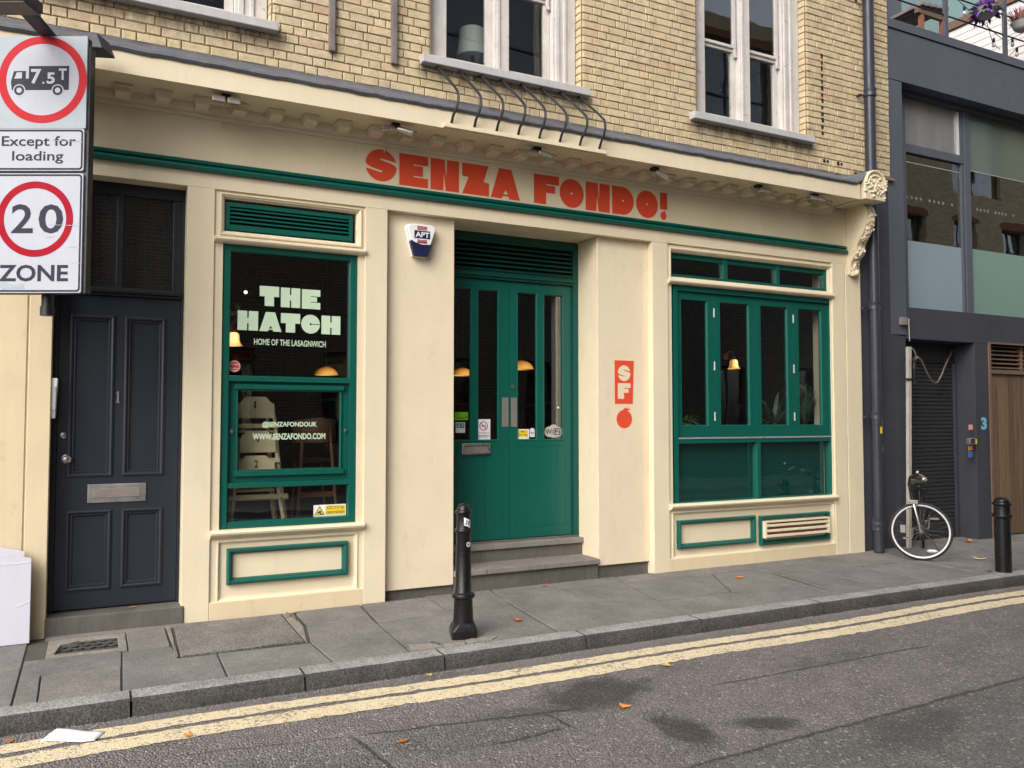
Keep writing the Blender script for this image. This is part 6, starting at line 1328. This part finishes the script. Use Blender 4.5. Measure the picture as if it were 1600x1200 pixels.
for i, (x, y, z) in enumerate(((6.75, 3.0, 2.32), (6.92, 2.8, 2.12), (7.75, 3.0, 2.30), (7.98, 2.9, 1.72))): m = MB(); m.blob((x, y, z), .014 if i else .022, 1); tag(m.build('light_bulb', 'lamp_glow', smooth=True), ('small copper glow high at the left folding pane', 'tiny warm light bulb in the left folding pane', 'tiny warm light beside the second folding pane frame', 'tiny warm light low in the second folding pane')[i], 'bulb')
sh_ = thing('bottle_shelf', 'wooden wall shelf inside the hatch below the bright bulb', 'shelf', (1.15, 1.05, 2.66)); m = MB(); m.box(.92, 1.25, .95, 1.15, 2.655, 2.675); m.build('shelf_board', 'highchair', sh_); m = MB(); m.box(.92, .95, 1.0, 1.15, 2.58, 2.655); m.box(1.2, 1.22, 1.0, 1.15, 2.58, 2.655); m.build('bracket', 'stool_wood', sh_)
for i, (x, h) in enumerate(((1.115, .13), (1.165, .10), (1.215, .085))):
    m = MB(); m.lathe([(.022, 0), (.024, .01), (.024, h * .6), (.009, h * .78), (.009, h)], 12, (x, 1.03, 2.675)); tag(m.build('bottle', 'highchair' if i != 1 else 'stool_wood', smooth=True), ('tall pale bottle on the shelf inside the hatch', 'brown bottle in the middle of the inside shelf', 'short pale bottle at the right end of the inside shelf')[i], 'bottle', 'bottles on the inside shelf')
m = MB(); m.box(6.92, 6.99, 2.9, 2.92, 1.98, 2.28); m = MB(); m.box(8.9, 9.0, 3, 3.1, 2, 2.1)
# plants on the inner ledge
def plant(x, y, z, n, L_, w, mt, label, droop=.8, up=.6, pot='terracotta'):
    t = thing('pot_plant', label, 'plant', (x, y, z)); m = MB(); m.lathe([(.05, 0), (.065, .10), (.058, .10)], 14, (x, y, z)); m.build('pot', pot, t, smooth=True, angle=50)
    rp = random.Random(int(x * 31 + n)); m = flat(MB())
    for i in range(n):
        a = rp.uniform(0, 6.28); l = L_ * rp.uniform(.6, 1.1); u = up * rp.uniform(.5, 1.5); d = Vector((math.cos(a), math.sin(a) * .7, 0)); q = Vector((-math.sin(a), math.cos(a), 0)); b = Vector((x, y, z + .09)); k = len(m.v); ns = 5
        for s_ in range(ns + 1):
            f = s_ / ns; p = b + d * l * f + Vector((0, 0, l * (u * f - droop * f * f * rp.uniform(.9, 1.1)))); ww = w * math.sin(math.pi * min(.98, .12 + f * .86)); m.v += [tuple(p - q * ww), tuple(p + q * ww)]
        for s_ in range(ns): m.face((k + 2 * s_, k + 2 * s_ + 1, k + 2 * s_ + 3, k + 2 * s_ + 2))
    tag(m.build('foliage', mt, t, smooth=True), kind='stuff')
plant(5.98, .26, 1.47, 90, .25, .020, 'leaf', 'bushy bright green pot plant behind the leftmost folding pane', .9, 1.0); plant(7.34, .28, 1.46, 50, .36, .026, 'leaf_grey', 'broad leaved grey green plant behind the third folding pane', .9, 1.4)
plant(7.92, .34, 1.44, 60, .26, .012, 'leaf_grey', 'ferny pot plant in a terracotta pot behind the rightmost folding pane', .8, 2.2); plant(7.85, .40, 1.95, 70, .24, .010, 'leaf_grey', 'trailing fern hanging behind the rightmost folding pane', 1.2, .7)
hb = thing('hanging_shelf_bracket', 'small wooden shelf carrying the trailing fern', 'shelf', (7.9, .6, 1.93)); m = MB(); m.box(7.72, 8.0, .34, .5, 1.93, 1.948); m.build('shelf_board', 'interior_red', hb)
# lamp in the room upstairs
t = thing('table_lamp', 'pale drum lampshade behind the middle upstairs window', 'lamp', (3.42, .50, 5.08)); m = MB(); m.lathe([(.165, 5.40), (.130, 5.69)], 28, (3.44, .50, 0), cap=False); m.build('lamp_shade', 'shade', t, smooth=True); m = MB(); m.lathe([(.06, 5.08), (.02, 5.12), (.02, 5.42)], 12, (3.44, .5, 0)); m.build('stand', 'black', t, smooth=True)
m = MB(); m.box(3.0, 4.2, .35, .8, 5.03, 5.08); tag(m.build('side_table', 'stool_wood'), 'low table under the upstairs lampshade', 'table')
